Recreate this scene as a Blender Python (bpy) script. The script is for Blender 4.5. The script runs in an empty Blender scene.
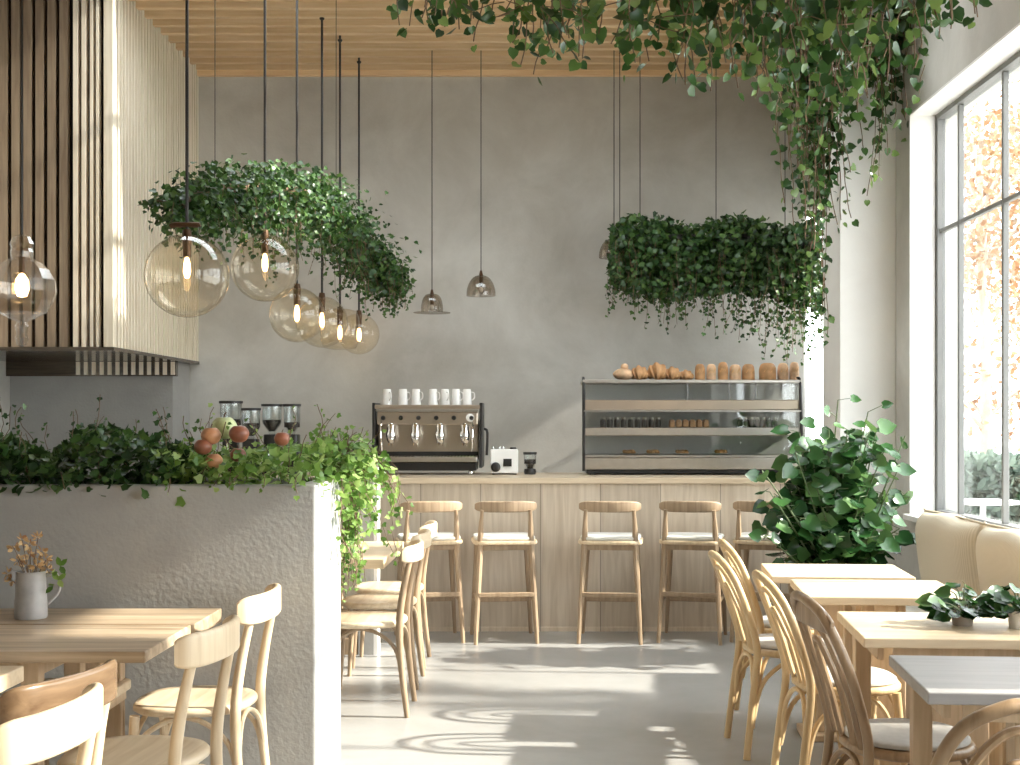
import bpy, math, random
import numpy as np
from mathutils import Vector, Matrix
random.seed(7); RNG = np.random.default_rng(11)
PI = math.pi
COL = bpy.context.scene.collection
F = 1300.0; CX = 540.0; CY = 420.0; CZ = 1.445
def at(px, py, d):                     # point seen at (px,py) at distance d
    return Vector(((px-CX)*d/F, d, CZ-(py-CY)*d/F))

# ------------------------------------------------------------------ materials
def new_mat(name):
    m = bpy.data.materials.new(name); m.use_nodes = True
    nt = m.node_tree; nt.nodes.clear()
    out = nt.nodes.new('ShaderNodeOutputMaterial')
    return m, nt, out
def N(nt, t, **kw):
    n = nt.nodes.new('ShaderNode'+t)
    for k, v in kw.items():
        if k in n.inputs: n.inputs[k].default_value = v
        else: setattr(n, k, v)
    return n
def rgba(c): return (c[0], c[1], c[2], 1)
def ramp(nt, stops):
    r = nt.nodes.new('ShaderNodeValToRGB'); e = r.color_ramp.elements
    e[0].position, e[0].color = stops[0][0], rgba(stops[0][1])
    e[1].position, e[1].color = stops[-1][0], rgba(stops[-1][1])
    for p, c in stops[1:-1]:
        x = e.new(p); x.color = rgba(c)
    return r
def plain(name, c, rough=.5, metal=0, spec=.5, noise=0, nscale=8):
    m, nt, out = new_mat(name)
    b = N(nt, 'BsdfPrincipled'); b.inputs['Roughness'].default_value = rough
    b.inputs['Metallic'].default_value = metal; b.inputs['Specular IOR Level'].default_value = spec
    b.inputs['Base Color'].default_value = rgba(c)
    tc = N(nt, 'TexCoord'); nz = N(nt, 'TexNoise'); nz.inputs['Scale'].default_value = nscale
    nz.inputs['Detail'].default_value = 4
    nt.links.new(tc.outputs['Object'], nz.inputs['Vector'])
    k = max(noise, .04)
    rp = ramp(nt, [(.3, [x*(1-k) for x in c]), (.7, [min(1, x*(1+k)) for x in c])])
    nt.links.new(nz.outputs['Fac'], rp.inputs['Fac']); nt.links.new(rp.outputs['Color'], b.inputs['Base Color'])
    nt.links.new(b.outputs[0], out.inputs[0]); return m
def wood(name, c1, c2, axis='X', rough=.45, scale=1.0, seams=None, bump=.05, world=False):
    m, nt, out = new_mat(name)
    b = N(nt, 'BsdfPrincipled'); b.inputs['Roughness'].default_value = rough
    tc = N(nt, 'TexCoord'); mp = N(nt, 'Mapping')
    s = {'X': (1.2, 16, 16), 'Y': (16, 1.2, 16), 'Z': (16, 16, 1.2)}[axis]
    mp.inputs['Scale'].default_value = [x*scale for x in s]
    if world:
        g = N(nt, 'NewGeometry'); nt.links.new(g.outputs['Position'], mp.inputs['Vector'])
    else: nt.links.new(tc.outputs['Object'], mp.inputs['Vector'])
    nz = N(nt, 'TexNoise'); nz.inputs['Scale'].default_value = 2.2; nz.inputs['Detail'].default_value = 7
    nz.inputs['Distortion'].default_value = .6
    nt.links.new(mp.outputs[0], nz.inputs['Vector'])
    mid = [(a+d)/2 for a, d in zip(c1, c2)]
    rp = ramp(nt, [(.3, c1), (.5, mid), (.72, c2)])
    nt.links.new(nz.outputs['Fac'], rp.inputs['Fac'])
    col = rp.outputs['Color']
    oi = N(nt, 'ObjectInfo'); mr = N(nt, 'MapRange')
    mr.inputs['To Min'].default_value = .9; mr.inputs['To Max'].default_value = 1.08
    nt.links.new(oi.outputs['Random'], mr.inputs['Value'])
    hv = N(nt, 'HueSaturation'); nt.links.new(mr.outputs[0], hv.inputs['Value']); nt.links.new(col, hv.inputs['Color'])
    col = hv.outputs[0]
    if seams:                           # board joints every `seams` metres along x
        g = N(nt, 'NewGeometry'); sx = N(nt, 'SeparateXYZ'); nt.links.new(g.outputs['Position'], sx.inputs[0])
        d = N(nt, 'Math', operation='DIVIDE'); d.inputs[1].default_value = seams
        nt.links.new(sx.outputs['X'], d.inputs[0])
        fl = N(nt, 'Math', operation='FLOOR'); nt.links.new(d.outputs[0], fl.inputs[0])
        fr = N(nt, 'Math', operation='FRACT'); nt.links.new(d.outputs[0], fr.inputs[0])
        wn = N(nt, 'TexWhiteNoise', noise_dimensions='1D'); nt.links.new(fl.outputs[0], wn.inputs['W'])
        m2 = N(nt, 'MapRange'); m2.inputs['To Min'].default_value = .88; m2.inputs['To Max'].default_value = 1.08
        nt.links.new(wn.outputs['Value'], m2.inputs['Value'])
        lt = N(nt, 'Math', operation='GREATER_THAN'); lt.inputs[1].default_value = .018
        nt.links.new(fr.outputs[0], lt.inputs[0])
        m3 = N(nt, 'MapRange'); m3.inputs['To Min'].default_value = .55; nt.links.new(lt.outputs[0], m3.inputs['Value'])
        mu = N(nt, 'Math', operation='MULTIPLY'); nt.links.new(m2.outputs[0], mu.inputs[0]); nt.links.new(m3.outputs[0], mu.inputs[1])
        h2 = N(nt, 'HueSaturation'); nt.links.new(mu.outputs[0], h2.inputs['Value']); nt.links.new(col, h2.inputs['Color'])
        col = h2.outputs[0]
    nt.links.new(col, b.inputs['Base Color'])
    bp = N(nt, 'Bump'); bp.inputs['Strength'].default_value = bump; bp.inputs['Distance'].default_value = .01
    nt.links.new(nz.outputs['Fac'], bp.inputs['Height']); nt.links.new(bp.outputs[0], b.inputs['Normal'])
    nt.links.new(b.outputs[0], out.inputs[0]); return m
def plaster(name, c1, c2, rough=.85, big=.9, fine=60, bump=.25, spec=.3, det=8):
    m, nt, out = new_mat(name)
    b = N(nt, 'BsdfPrincipled'); b.inputs['Roughness'].default_value = rough; b.inputs['Specular IOR Level'].default_value = spec
    g = N(nt, 'NewGeometry')
    nz = N(nt, 'TexNoise'); nz.inputs['Scale'].default_value = big; nz.inputs['Detail'].default_value = det
    nz.inputs['Roughness'].default_value = .62; nz.inputs['Distortion'].default_value = .35
    nt.links.new(g.outputs['Position'], nz.inputs['Vector'])
    rp = ramp(nt, [(.32, c1), (.68, c2)]); nt.links.new(nz.outputs['Fac'], rp.inputs['Fac'])
    nt.links.new(rp.outputs['Color'], b.inputs['Base Color'])
    n2 = N(nt, 'TexNoise'); n2.inputs['Scale'].default_value = fine; n2.inputs['Detail'].default_value = 3
    nt.links.new(g.outputs['Position'], n2.inputs['Vector'])
    bp = N(nt, 'Bump'); bp.inputs['Strength'].default_value = bump; bp.inputs['Distance'].default_value = .006
    nt.links.new(n2.outputs['Fac'], bp.inputs['Height']); nt.links.new(bp.outputs[0], b.inputs['Normal'])
    nt.links.new(b.outputs[0], out.inputs[0]); return m
def leafmat(name, cols, rough=.42, trans=.28, spec=.45):
    m, nt, out = new_mat(name)
    g = N(nt, 'NewGeometry'); n = len(cols)
    rp = ramp(nt, [(i/(n-1), c) for i, c in enumerate(cols)])
    nt.links.new(g.outputs['Random Per Island'], rp.inputs['Fac'])
    b = N(nt, 'BsdfPrincipled'); b.inputs['Roughness'].default_value = rough; b.inputs['Specular IOR Level'].default_value = spec
    nt.links.new(rp.outputs['Color'], b.inputs['Base Color'])
    t = N(nt, 'BsdfTranslucent'); hs = N(nt, 'HueSaturation'); hs.inputs['Value'].default_value = 1.8; hs.inputs['Hue'].default_value = .485
    nt.links.new(rp.outputs['Color'], hs.inputs['Color']); nt.links.new(hs.outputs[0], t.inputs['Color'])
    mx = N(nt, 'MixShader'); mx.inputs[0].default_value = trans
    nt.links.new(b.outputs[0], mx.inputs[1]); nt.links.new(t.outputs[0], mx.inputs[2])
    nt.links.new(mx.outputs[0], out.inputs[0]); return m
def glassmat(name, tint=(1, 1, 1), rough=.02, base=.04, power=1.0):
    m, nt, out = new_mat(name)
    t = N(nt, 'BsdfTransparent'); t.inputs['Color'].default_value = rgba(tint)
    g = N(nt, 'BsdfGlossy'); g.inputs['Roughness'].default_value = rough
    lw = N(nt, 'LayerWeight'); lw.inputs['Blend'].default_value = .35
    mr = N(nt, 'MapRange'); mr.inputs['To Min'].default_value = base; mr.inputs['To Max'].default_value = power
    pw = N(nt, 'Math', operation='POWER'); pw.inputs[1].default_value = 2.0
    nt.links.new(lw.outputs['Facing'], pw.inputs[0]); nt.links.new(pw.outputs[0], mr.inputs['Value'])
    mx = N(nt, 'MixShader'); nt.links.new(mr.outputs[0], mx.inputs[0])
    nt.links.new(t.outputs[0], mx.inputs[1]); nt.links.new(g.outputs[0], mx.inputs[2])
    nt.links.new(mx.outputs[0], out.inputs[0]); return m
def emit(name, c, s):
    m, nt, out = new_mat(name); e = N(nt, 'Emission'); e.inputs[0].default_value = rgba(c); e.inputs[1].default_value = s
    nt.links.new(e.outputs[0], out.inputs[0]); return m

M = {}
M['wall'] = plaster('grey_limewash', (.43, .41, .375), (.61, .595, .56), big=1.3, fine=45, bump=.18)
M['wall_white'] = plaster('white_plaster', (.82, .80, .78), (.88, .87, .85), big=1.5, bump=.1)
M['wall_tan'] = plaster('side_wall_plaster', (.70, .66, .62), (.77, .73, .69), big=1.2, bump=.1)
M['planter'] = plaster('rough_grey_render', (.33, .325, .315), (.42, .415, .40), big=1.6, fine=50, bump=.45)
M['floor'] = plaster('polished_concrete', (.30, .295, .285), (.41, .405, .395), rough=.27, big=.7, fine=30, bump=.03, spec=.5)
M['concrete'] = plaster('grey_concrete', (.36, .35, .34), (.45, .44, .42), bump=.2)
M['ceil'] = wood('ceiling_battens', (.74, .51, .28), (.86, .64, .40), 'X', world=True, rough=.5)
M['slatshade'] = wood('shaded_slats', (.20, .14, .095), (.33, .25, .175), 'Z', world=True, rough=.45)  # darker copy of the slat timber, shade of the front face in the colour
M['slat'] = wood('bulkhead_slats', (.66, .57, .45), (.82, .75, .63), 'Z', world=True, rough=.45)  # pale copy, brightness of the lit side put in the colour
M['slatback'] = plain('black_felt', (.012, .010, .009), .9)
M['slatback2'] = plain('stained_backing', (.20, .16, .12), .7)
M['smoke'] = wood('dark_glossy_veneer', (.035, .026, .02), (.10, .075, .05), 'X', rough=.12)
M['counter'] = wood('pine_counter_boards', (.56, .46, .35), (.76, .66, .54), 'Z', seams=.41, scale=.8, rough=.5, world=True)
M['ctop'] = wood('counter_slab', (.62, .49, .34), (.74, .61, .45), 'X', rough=.4)
M['ash'] = wood('pale_ash', (.62, .47, .30), (.78, .64, .46), 'Z', rough=.38)
M['ashx'] = wood('pale_ash_top', (.64, .50, .33), (.80, .67, .49), 'X', rough=.35)
M['oak'] = wood('stool_oak', (.29, .20, .125), (.44, .325, .215), 'Z', rough=.45)
M['honey'] = wood('honey_bentwood', (.60, .41, .21), (.76, .57, .33), 'Z', rough=.32)
M['walnut'] = wood('brown_bentwood', (.26, .165, .09), (.44, .30, .18), 'Z', rough=.32)
M['tabletop'] = wood('table_top_oak', (.60, .45, .29), (.76, .62, .44), 'X', rough=.4)
M['tableshade'] = wood('table_top_shade_streaks', (.34, .24, .15), (.66, .52, .37), 'X', rough=.35, scale=.7)  # darker table wood, its streaks stand in for dappled shade
M['tableleg'] = wood('table_leg_oak', (.50, .36, .22), (.66, .50, .34), 'Z', rough=.45)
M['pad'] = plain('grey_seat_pad', (.52, .50, .47), .85, noise=.06, nscale=40)
M['padwhite'] = plain('pale_stool_pad', (.72, .71, .66), .8)
def linen():
    m, nt, out = new_mat('ribbed_linen')
    b = N(nt, 'BsdfPrincipled'); b.inputs['Roughness'].default_value = .9; b.inputs['Specular IOR Level'].default_value = .15
    tc = N(nt, 'TexCoord'); w = N(nt, 'TexWave', bands_direction='Y'); w.inputs['Scale'].default_value = 22; w.inputs['Distortion'].default_value = .6
    nt.links.new(tc.outputs['Object'], w.inputs['Vector'])
    rp = ramp(nt, [(0, (.58, .50, .38)), (1, (.68, .60, .48))]); nt.links.new(w.outputs['Fac'], rp.inputs['Fac'])
    nt.links.new(rp.outputs[0], b.inputs['Base Color'])
    bp = N(nt, 'Bump'); bp.inputs['Strength'].default_value = .3; bp.inputs['Distance'].default_value = .004
    nt.links.new(w.outputs['Fac'], bp.inputs['Height']); nt.links.new(bp.outputs[0], b.inputs['Normal'])
    nt.links.new(b.outputs[0], out.inputs[0]); return m
M['linen'] = linen()
M['black'] = plain('black_metal', (.018, .016, .015), .4)
M['bronze'] = plain('dark_bronze', (.10, .055, .03), .35, metal=.6)
M['steel'] = plain('brushed_steel', (.50, .47, .43), .33, metal=1, noise=.05, nscale=20)
M['warmsteel'] = plain('warm_steel_panel', (.50, .42, .34), .3, metal=.85)
M['chrome'] = plain('chrome', (.85, .85, .84), .08, metal=1)
M['white'] = plain('white_ceramic', (.82, .80, .77), .25)
M['whitepaint'] = plain('white_paint', (.85, .84, .82), .5)
M['frame'] = plain('grey_window_frame', (.19, .19, .185), .5)
M['enamel'] = plain('worn_white_enamel', (.42, .41, .405), .4, noise=.22, nscale=14)
M['bread'] = plain('bread_crust', (.50, .27, .12), .6, noise=.35, nscale=14)
M['bread2'] = plain('floury_crust', (.66, .43, .26), .7, noise=.3, nscale=18)
M['pastry'] = plain('golden_pastry', (.62, .34, .12), .5, noise=.3, nscale=40)
M['beans'] = plain('coffee_beans', (.02, .013, .01), .5, noise=.5, nscale=120)
M['peach'] = plain('peach_skin', (.50, .24, .12), .4, noise=.3, nscale=14)
M['apple'] = plain('reddish_skin', (.33, .12, .07), .35, noise=.4, nscale=12)
M['cabbage'] = plain('pale_green_rind', (.52, .58, .30), .5, noise=.35, nscale=22)
M['soil'] = plain('soil', (.05, .035, .025), .95)
M['bark'] = plain('vine_bark', (.16, .10, .06), .8, noise=.3, nscale=30)
M['stemg'] = plain('green_stem', (.09, .13, .05), .6)
M['dry'] = leafmat('dried_petals', [(.45, .27, .12), (.62, .45, .24), (.70, .55, .30), (.40, .20, .10)], .8, .2)
M['ivy'] = leafmat('ivy_leaves', [(.012, .036, .009), (.02, .06, .013), (.04, .10, .02), (.085, .16, .04)], .38, .2)
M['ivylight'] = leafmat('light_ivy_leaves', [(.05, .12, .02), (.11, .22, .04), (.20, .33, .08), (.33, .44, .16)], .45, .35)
M['vine'] = leafmat('heart_vine_leaves', [(.012, .038, .011), (.022, .065, .016), (.035, .095, .022), (.06, .13, .03), (.16, .25, .07)], .32, .22)
M['ficus'] = leafmat('broad_glossy_leaves', [(.011, .042, .012), (.02, .07, .018), (.035, .105, .026), (.10, .19, .06)], .26, .15, .6)
M['autumn'] = leafmat('autumn_leaves', [(.20, .11, .055), (.29, .17, .085), (.33, .23, .14), (.20, .155, .11)], .8, .3, .1)
M['hedge'] = leafmat('hedge_leaves', [(.07, .10, .08), (.10, .14, .11), (.15, .19, .16)], .7, .3)
M['trunk'] = plain('pale_bark', (.42, .34, .27), .8, noise=.3)
M['pave'] = plaster('pale_paving', (.55, .54, .52), (.66, .65, .62), bump=.1)
M['glass'] = glassmat('clear_pane', (.97, .985, .98), .01, .03, .5)
M['jarglass'] = glassmat('jar_glass', (.93, .95, .95), .03, .06, .8)
M['caseglass'] = glassmat('display_glass', (.95, .96, .95), .03, .10, .6)
M['amber'] = glassmat('amber_globe', (1.0, .955, .87), .03, .05, .75)
M['facet'] = glassmat('pressed_glass', (.94, .90, .86), .12, .22, .9)
M['bulb'] = emit('warm_filament', (1, .66, .30), 9)
M['terracotta'] = plain('clay_pot', (.34, .29, .25), .8)

# ------------------------------------------------------------------ mesh builder
def catmull(pts, n=6, closed=False):
    P = [Vector(p) for p in pts]; out = []; L = len(P)
    for i in range(L if closed else L-1):
        if closed: a, b, c, d = P[(i-1) % L], P[i], P[(i+1) % L], P[(i+2) % L]
        else: a, b, c, d = P[max(i-1, 0)], P[i], P[i+1], P[min(i+2, L-1)]
        for k in range(n):
            t = k/n
            out.append(.5*((2*b)+(c-a)*t+(2*a-5*b+4*c-d)*t*t+(3*b-a-3*c+d)*t**3))
    if not closed: out.append(P[-1])
    return out
class MB:
    def __init__(s): s.v = []; s.f = []
    def quad(s, a, b, c, d):
        i = len(s.v); s.v += [tuple(a), tuple(b), tuple(c), tuple(d)]; s.f.append((i, i+1, i+2, i+3)); return s
    def box(s, x0, x1, y0, y1, z0, z1):
        i = len(s.v)
        s.v += [(x0,y0,z0),(x1,y0,z0),(x1,y1,z0),(x0,y1,z0),(x0,y0,z1),(x1,y0,z1),(x1,y1,z1),(x0,y1,z1)]
        s.f += [(i,i+3,i+2,i+1),(i+4,i+5,i+6,i+7),(i,i+1,i+5,i+4),(i+1,i+2,i+6,i+5),(i+2,i+3,i+7,i+6),(i+3,i,i+4,i+7)]; return s
    def prism(s, poly, axis, a, b):     # polygon in the other two axes, extruded along axis from a to b
        i = len(s.v); n = len(poly)
        for t in (a, b):
            for u, w in poly:
                s.v.append((t,u,w) if axis == 'x' else (u,t,w) if axis == 'y' else (u,w,t))
        s.f.append(tuple(range(i, i+n))[::-1]); s.f.append(tuple(range(i+n, i+2*n)))
        for k in range(n): s.f.append((i+k, i+(k+1) % n, i+n+(k+1) % n, i+n+k))
        return s
    def ring(s, rings, closed=False, cap=True):
        i = len(s.v); n = len(rings[0]); L = len(rings)
        for r in rings: s.v += [tuple(p) for p in r]
        for a in range(L if closed else L-1):
            b = (a+1) % L
            for k in range(n):
                s.f.append((i+a*n+k, i+a*n+(k+1) % n, i+b*n+(k+1) % n, i+b*n+k))
        if cap and not closed:
            s.f.append(tuple(range(i, i+n))[::-1]); s.f.append(tuple(range(i+(L-1)*n, i+L*n)))
        return s
    def tube(s, pts, r, n=8, closed=False, smooth=0, flat=1.0):
        P = catmull(pts, smooth, closed) if smooth else [Vector(p) for p in pts]
        L = len(P); R = r if callable(r) else (lambda t: r)
        u = None; rings = []
        for i, p in enumerate(P):
            if closed: t = P[(i+1) % L]-P[i-1]
            else: t = P[min(i+1, L-1)]-P[max(i-1, 0)]
            t.normalize()
            if u is None:
                u = t.orthogonal().normalized() if abs(t.x) > .9 else (Vector((1,0,0))-t*t.x).normalized()
            u = (u-t*u.dot(t)).normalized(); w = t.cross(u)
            rr = R(i/(L-1 if not closed else L))
            rings.append([p+u*math.cos(2*PI*k/n)*rr+w*math.sin(2*PI*k/n)*rr*flat for k in range(n)])
        return s.ring(rings, closed)
    def sweep(s, path, prof, up=(0,0,1), scale=None, smooth=0):
        P = catmull(path, smooth) if smooth else [Vector(p) for p in path]
        L = len(P); rings = []; up = Vector(up)
        for i, p in enumerate(P):
            t = (P[min(i+1, L-1)]-P[max(i-1, 0)]).normalized(); side = up.cross(t).normalized()
            sc = scale(i/(L-1)) if scale else (1, 1)
            rings.append([p+side*a*sc[0]+up*b*sc[1] for a, b in prof])
        return s.ring(rings)
    def lathe(s, prof, c=(0,0,0), n=24, sx=1, sy=1):
        c = Vector(c); rings = []
        for r, z in prof:
            rings.append([(c.x+r*math.cos(2*PI*k/n)*sx, c.y+r*math.sin(2*PI*k/n)*sy, c.z+z) for k in range(n)])
        return s.ring(rings)
    def ball(s, c, r, sz=1, n=16, m=10, e=1.0, sx=1, sy=1, wob=0):
        pr = []
        c = Vector(c); rings = []
        for j in range(m+1):
            a = -PI/2+PI*j/m; a = max(min(a, PI/2-.02), -PI/2+.02)
            ca = math.copysign(abs(math.cos(a))**e, 1); sa = math.copysign(abs(math.sin(a))**e, math.sin(a))
            ring = []
            for k in range(n):
                b = 2*PI*k/n; cb = math.copysign(abs(math.cos(b))**e, math.cos(b)); sb = math.copysign(abs(math.sin(b))**e, math.sin(b))
                q = 1+wob*math.sin(3*b+j)*.5+wob*math.sin(5*b+2*j)*.3
                ring.append((c.x+r*ca*cb*sx*q, c.y+r*ca*sb*sy*q, c.z+r*sa*sz))
            rings.append(ring)
        return s.ring(rings)
    def build(s, name, mat, parent=None, smooth=False, bevel=0, subsurf=0, angle=40):
        me = bpy.data.meshes.new(name); me.from_pydata(s.v, [], s.f); me.update()
        o = bpy.data.objects.new(name, me); COL.objects.link(o)
        if mat is not None: me.materials.append(mat)
        if parent: o.parent = parent
        if smooth:
            me.polygons.foreach_set('use_smooth', [True]*len(me.polygons))
            try: me.set_sharp_from_angle(angle=math.radians(angle))
            except Exception: pass
        if bevel:
            b = o.modifiers.new('bevel', 'BEVEL'); b.width = bevel; b.segments = 2; b.limit_method = 'ANGLE'
        if subsurf:
            b = o.modifiers.new('sub', 'SUBSURF'); b.levels = b.render_levels = subsurf
        return o
def rrect(w, h, r, n=4):               # rounded rectangle outline
    o = []
    for cx, cy, a0 in ((w/2-r, h/2-r, 0), (-w/2+r, h/2-r, PI/2), (-w/2+r, -h/2+r, PI), (w/2-r, -h/2+r, 3*PI/2)):
        for k in range(n+1):
            a = a0+PI/2*k/n; o.append((cx+r*math.cos(a), cy+r*math.sin(a)))
    return o
def tag(o, label=None, cat=None, group=None, kind=None):
    if label: o['label'] = label
    if cat: o['category'] = cat
    if group: o['group'] = group
    if kind: o['kind'] = kind
    return o
def thing(name, label, cat, loc=(0,0,0), rot=0, group=None):
    o = bpy.data.objects.new(name, None); COL.objects.link(o); o.empty_display_size = .1
    o.location = loc; o.rotation_euler = (0, 0, math.radians(rot))
    return tag(o, label, cat, group)
def copy_tree(o, parent=None):
    c = o.copy(); COL.objects.link(c)
    if parent: c.parent = parent
    for ch in list(o.children): copy_tree(ch, c)
    return c
def struct(o): o['kind'] = 'structure'; return o

# ------------------------------------------------------------------ leaves
IVY = (np.array([(0,0,0),(0,.45,-.08),(0,1,.02),(-.42,.02,.05),(-.55,.42,.06),(-.22,.62,.02),(.42,.02,.05),(.55,.42,.06),(.22,.62,.02)]),
       [(0,3,4,1),(1,4,5),(1,5,2),(0,1,7,6),(1,8,7),(1,2,8)])
HEART = (np.array([(0,.06,0),(0,.5,-.09),(0,1.05,.04),(-.3,-.04,.05),(-.5,.25,.08),(-.4,.62,.06),(.3,-.04,.05),(.5,.25,.08),(.4,.62,.06)]),
       [(0,3,4,1),(1,4,5),(1,5,2),(0,1,7,6),(1,8,7),(1,2,8)])
OVAL = (np.array([(0,0,0),(0,.5,-.07),(0,1,.0),(-.27,.3,.04),(-.25,.68,.04),(.27,.3,.04),(.25,.68,.04)]),
       [(0,3,4,1),(1,4,2),(0,1,6,5),(1,2,6)])
class Leaves:
    def __init__(s, tpl=IVY): s.tpl = tpl; s.P = []; s.D = []; s.Nn = []; s.S = []
    def add(s, p, d, n, size): s.P.append(tuple(p)); s.D.append(tuple(d)); s.Nn.append(tuple(n)); s.S.append(size)
    def rand(s, p, size, out=(0,0,0), down=.5):
        d = RNG.normal(size=3); d[2] -= down*1.5; d += np.array(out)*.6
        n = RNG.normal(size=3)*.7+np.array(out)*1.0+np.array((0, -.25, .6))
        s.add(p, d, n, size*RNG.uniform(.65, 1.25))
    def build(s, name, mat, parent):
        P = np.array(s.P); D = np.array(s.D, float); Z = np.array(s.Nn, float); S = np.array(s.S)
        D /= np.linalg.norm(D, axis=1)[:, None]+1e-9
        X = np.cross(D, Z); X /= np.linalg.norm(X, axis=1)[:, None]+1e-9
        Z = np.cross(X, D); T, Fs = s.tpl
        V = P[:, None, :]+S[:, None, None]*(T[None, :, 0:1]*X[:, None, :]+T[None, :, 1:2]*D[:, None, :]+T[None, :, 2:3]*Z[:, None, :])
        n, k = V.shape[:2]; V = V.reshape(-1, 3)
        me = bpy.data.meshes.new(name)
        me.vertices.add(len(V)); me.vertices.foreach_set('co', V.astype(np.float32).ravel())
        li = []; ls = []; cnt = 0
        fl = np.concatenate([np.array(f) for f in Fs]); lens = np.array([len(f) for f in Fs])
        loops = (fl[None, :]+(np.arange(n)*k)[:, None]).ravel()
        tot = np.tile(lens, n); start = np.concatenate([[0], np.cumsum(tot)[:-1]])
        me.loops.add(len(loops)); me.loops.foreach_set('vertex_index', loops.astype(np.int32))
        me.polygons.add(len(tot)); me.polygons.foreach_set('loop_start', start.astype(np.int32))
        me.update(calc_edges=True); me.validate()
        me.polygons.foreach_set('use_smooth', [True]*len(me.polygons))
        me.materials.append(mat)
        o = bpy.data.objects.new(name, me); COL.objects.link(o)
        if parent: o.parent = parent
        return o
def strand(L, stems, p, length, size, step=.05, wander=.35, drift=(0,0,0), r=.002, every=1, down=1.0, start_dir=None):
    p = Vector(p); d = Vector(start_dir) if start_dir else Vector((random.uniform(-.3,.3), random.uniform(-.3,.3), -1))
    pts = [p.copy()]; n = max(2, int(length/step))
    for i in range(n):
        d += Vector((random.gauss(0, wander), random.gauss(0, wander), random.gauss(0, wander*.5)-down*.5))+Vector(drift)*.3
        d.normalize(); p = p+d*step; pts.append(p.copy())
        if i % every == 0:
            sd = Vector((random.gauss(0,1), random.gauss(0,1), random.gauss(-.5,.6))).normalized()
            nn = Vector((random.gauss(0,.5), random.gauss(-.6,.5), random.gauss(.4,.5)))
            q = p+sd*size*.35
            L.add(q, sd+d*.4, nn, size*random.uniform(.6, 1.2)*(1-.35*i/n))
    if stems is not None and len(pts) > 1: stems.tube(pts, r, n=4)
    return pts

# ------------------------------------------------------------------ room
H = 4.34; DW = 10.8; XR = 2.41; XL = -4.2; SIDEX = -2.84
struct(MB().box(XL-.2, 5.0, -3.0, DW+.2, -.12, 0).build('floor', M['floor']))
w = MB().box(XL-.2, 2.19, DW, DW+.25, 0, H+.2)
w.box(2.19, 2.42, DW, DW+.25, 0, .95).box(2.19, 2.42, DW, DW+.25, 3.2, H+.2)
struct(w.build('wall_back', M['wall']))
struct(MB().box(XL-.2, SIDEX-.07, 10.3, DW-.001, 0, 1.92).build('wall_return', M['planter']))
struct(MB().box(XL-.25, XL, -3, DW, 0, H+.2).build('wall_left', M['wall']))
# right wall, thickness XR..2.75, with window openings
w = MB(); XO = 2.75
w.box(XR, XO, 8.47, 9.45, 0, H+.2).box(XR, XO, 10.7, DW, 0, H+.2).box(XR, XO, 9.45, 10.7, 0, 1.55).box(XR, XO, 9.45, 10.7, 3.1, H+.2)
w.box(XR, XO, -3, 8.47, 0, .82)
w.box(XR, XO, -3, 8.47, 3.44, H+.2)
w.box(XR, XO, 3.3, 3.85, .82, 3.44)
w.box(XR, XO, -3, .4, .82, 3.44)
struct(w.build('wall_right', M['wall']))
w = MB().box(2.03, XR, 8.8, 9.33, 0, H+.1)
struct(w.build('wall_pier', M['wall_white'], bevel=.006))
# ceiling: panel plus battens running across
c = MB(); y = DW-.07
while y > -2.9:
    if y < 7.25 or y > 8.7: c.box(SIDEX+.001 if y > 8.6 else XL, XR-.001, y, y+.055, H, H+.13)
    y -= .2
SK = (-2.5, 1.8, 7.3, 8.7)  # unseen skylight, added to brighten the back wall
ce = struct(MB().box(XL-.2, XO, -3, SK[2], H+.13, H+.2).box(XL-.2, XO, SK[3], DW+.2, H+.13, H+.2)
    .box(XL-.2, SK[0], SK[2], SK[3], H+.13, H+.2).box(SK[1], XO, SK[2], SK[3], H+.13, H+.2).build('ceiling', M['slatback2']))
r4 = struct(bpy.data.objects.new('window_4', None)); COL.objects.link(r4)
f = MB().box(SK[0], SK[1], SK[2], SK[2]+.05, H+.2, H+.27).box(SK[0], SK[1], SK[3]-.05, SK[3], H+.2, H+.27)
for xx in (SK[0], -1.05, .25, SK[1]-.05): f.box(xx, xx+.05, SK[2]+.05, SK[3]-.05, H+.2, H+.27)
f.build('window_frame', M['whitepaint'], r4)
MB().box(SK[0], SK[1], SK[2], SK[3], H+.271, H+.279).build('pane', M['glass'], r4)
struct(MB().box(XL-.2, XO, -3.2, -3, 0, H+.2).build('wall_rear', M['wall_white']))
c.build('battens', M['ceil'], ce)
struct(MB().box(SIDEX, XR, DW-.05, DW-.002, H-.045, H+.12).build('trim_1', M['ceil']))
# slatted bulkhead on the left
bk = MB().box(XL+.001, SIDEX-.06, 8.71, DW-.001, 1.93, H+.12)
bulk = struct(bk.build('wall_bulkhead', M['slatback']))
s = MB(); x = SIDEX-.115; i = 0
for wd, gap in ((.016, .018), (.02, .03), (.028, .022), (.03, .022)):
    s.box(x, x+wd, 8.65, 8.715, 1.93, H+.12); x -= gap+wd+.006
s.build('lit_edge_slats', M['slat'], bulk)  # pale colour imitates light catching the slat edges near the corner
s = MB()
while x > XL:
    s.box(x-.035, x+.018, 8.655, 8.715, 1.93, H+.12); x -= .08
s.build('front_slats', M['slatshade'], bulk)
MB().box(SIDEX-.065, SIDEX, 8.65, 8.72, 1.925, H+.12).build('corner_post', M['slat'], bulk, bevel=.003)
s = MB(); y = 8.75
while y < DW-.1:
    s.box(SIDEX-.035, SIDEX, y, y+.042, 1.93, H+.12); y += .067
s.build('side_slats', M['slat'], bulk)
MB().box(SIDEX-.062, SIDEX-.034, 8.72, DW-.002, 1.93, H+.12).build('side_backing', M['slatback2'], bulk)
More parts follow.
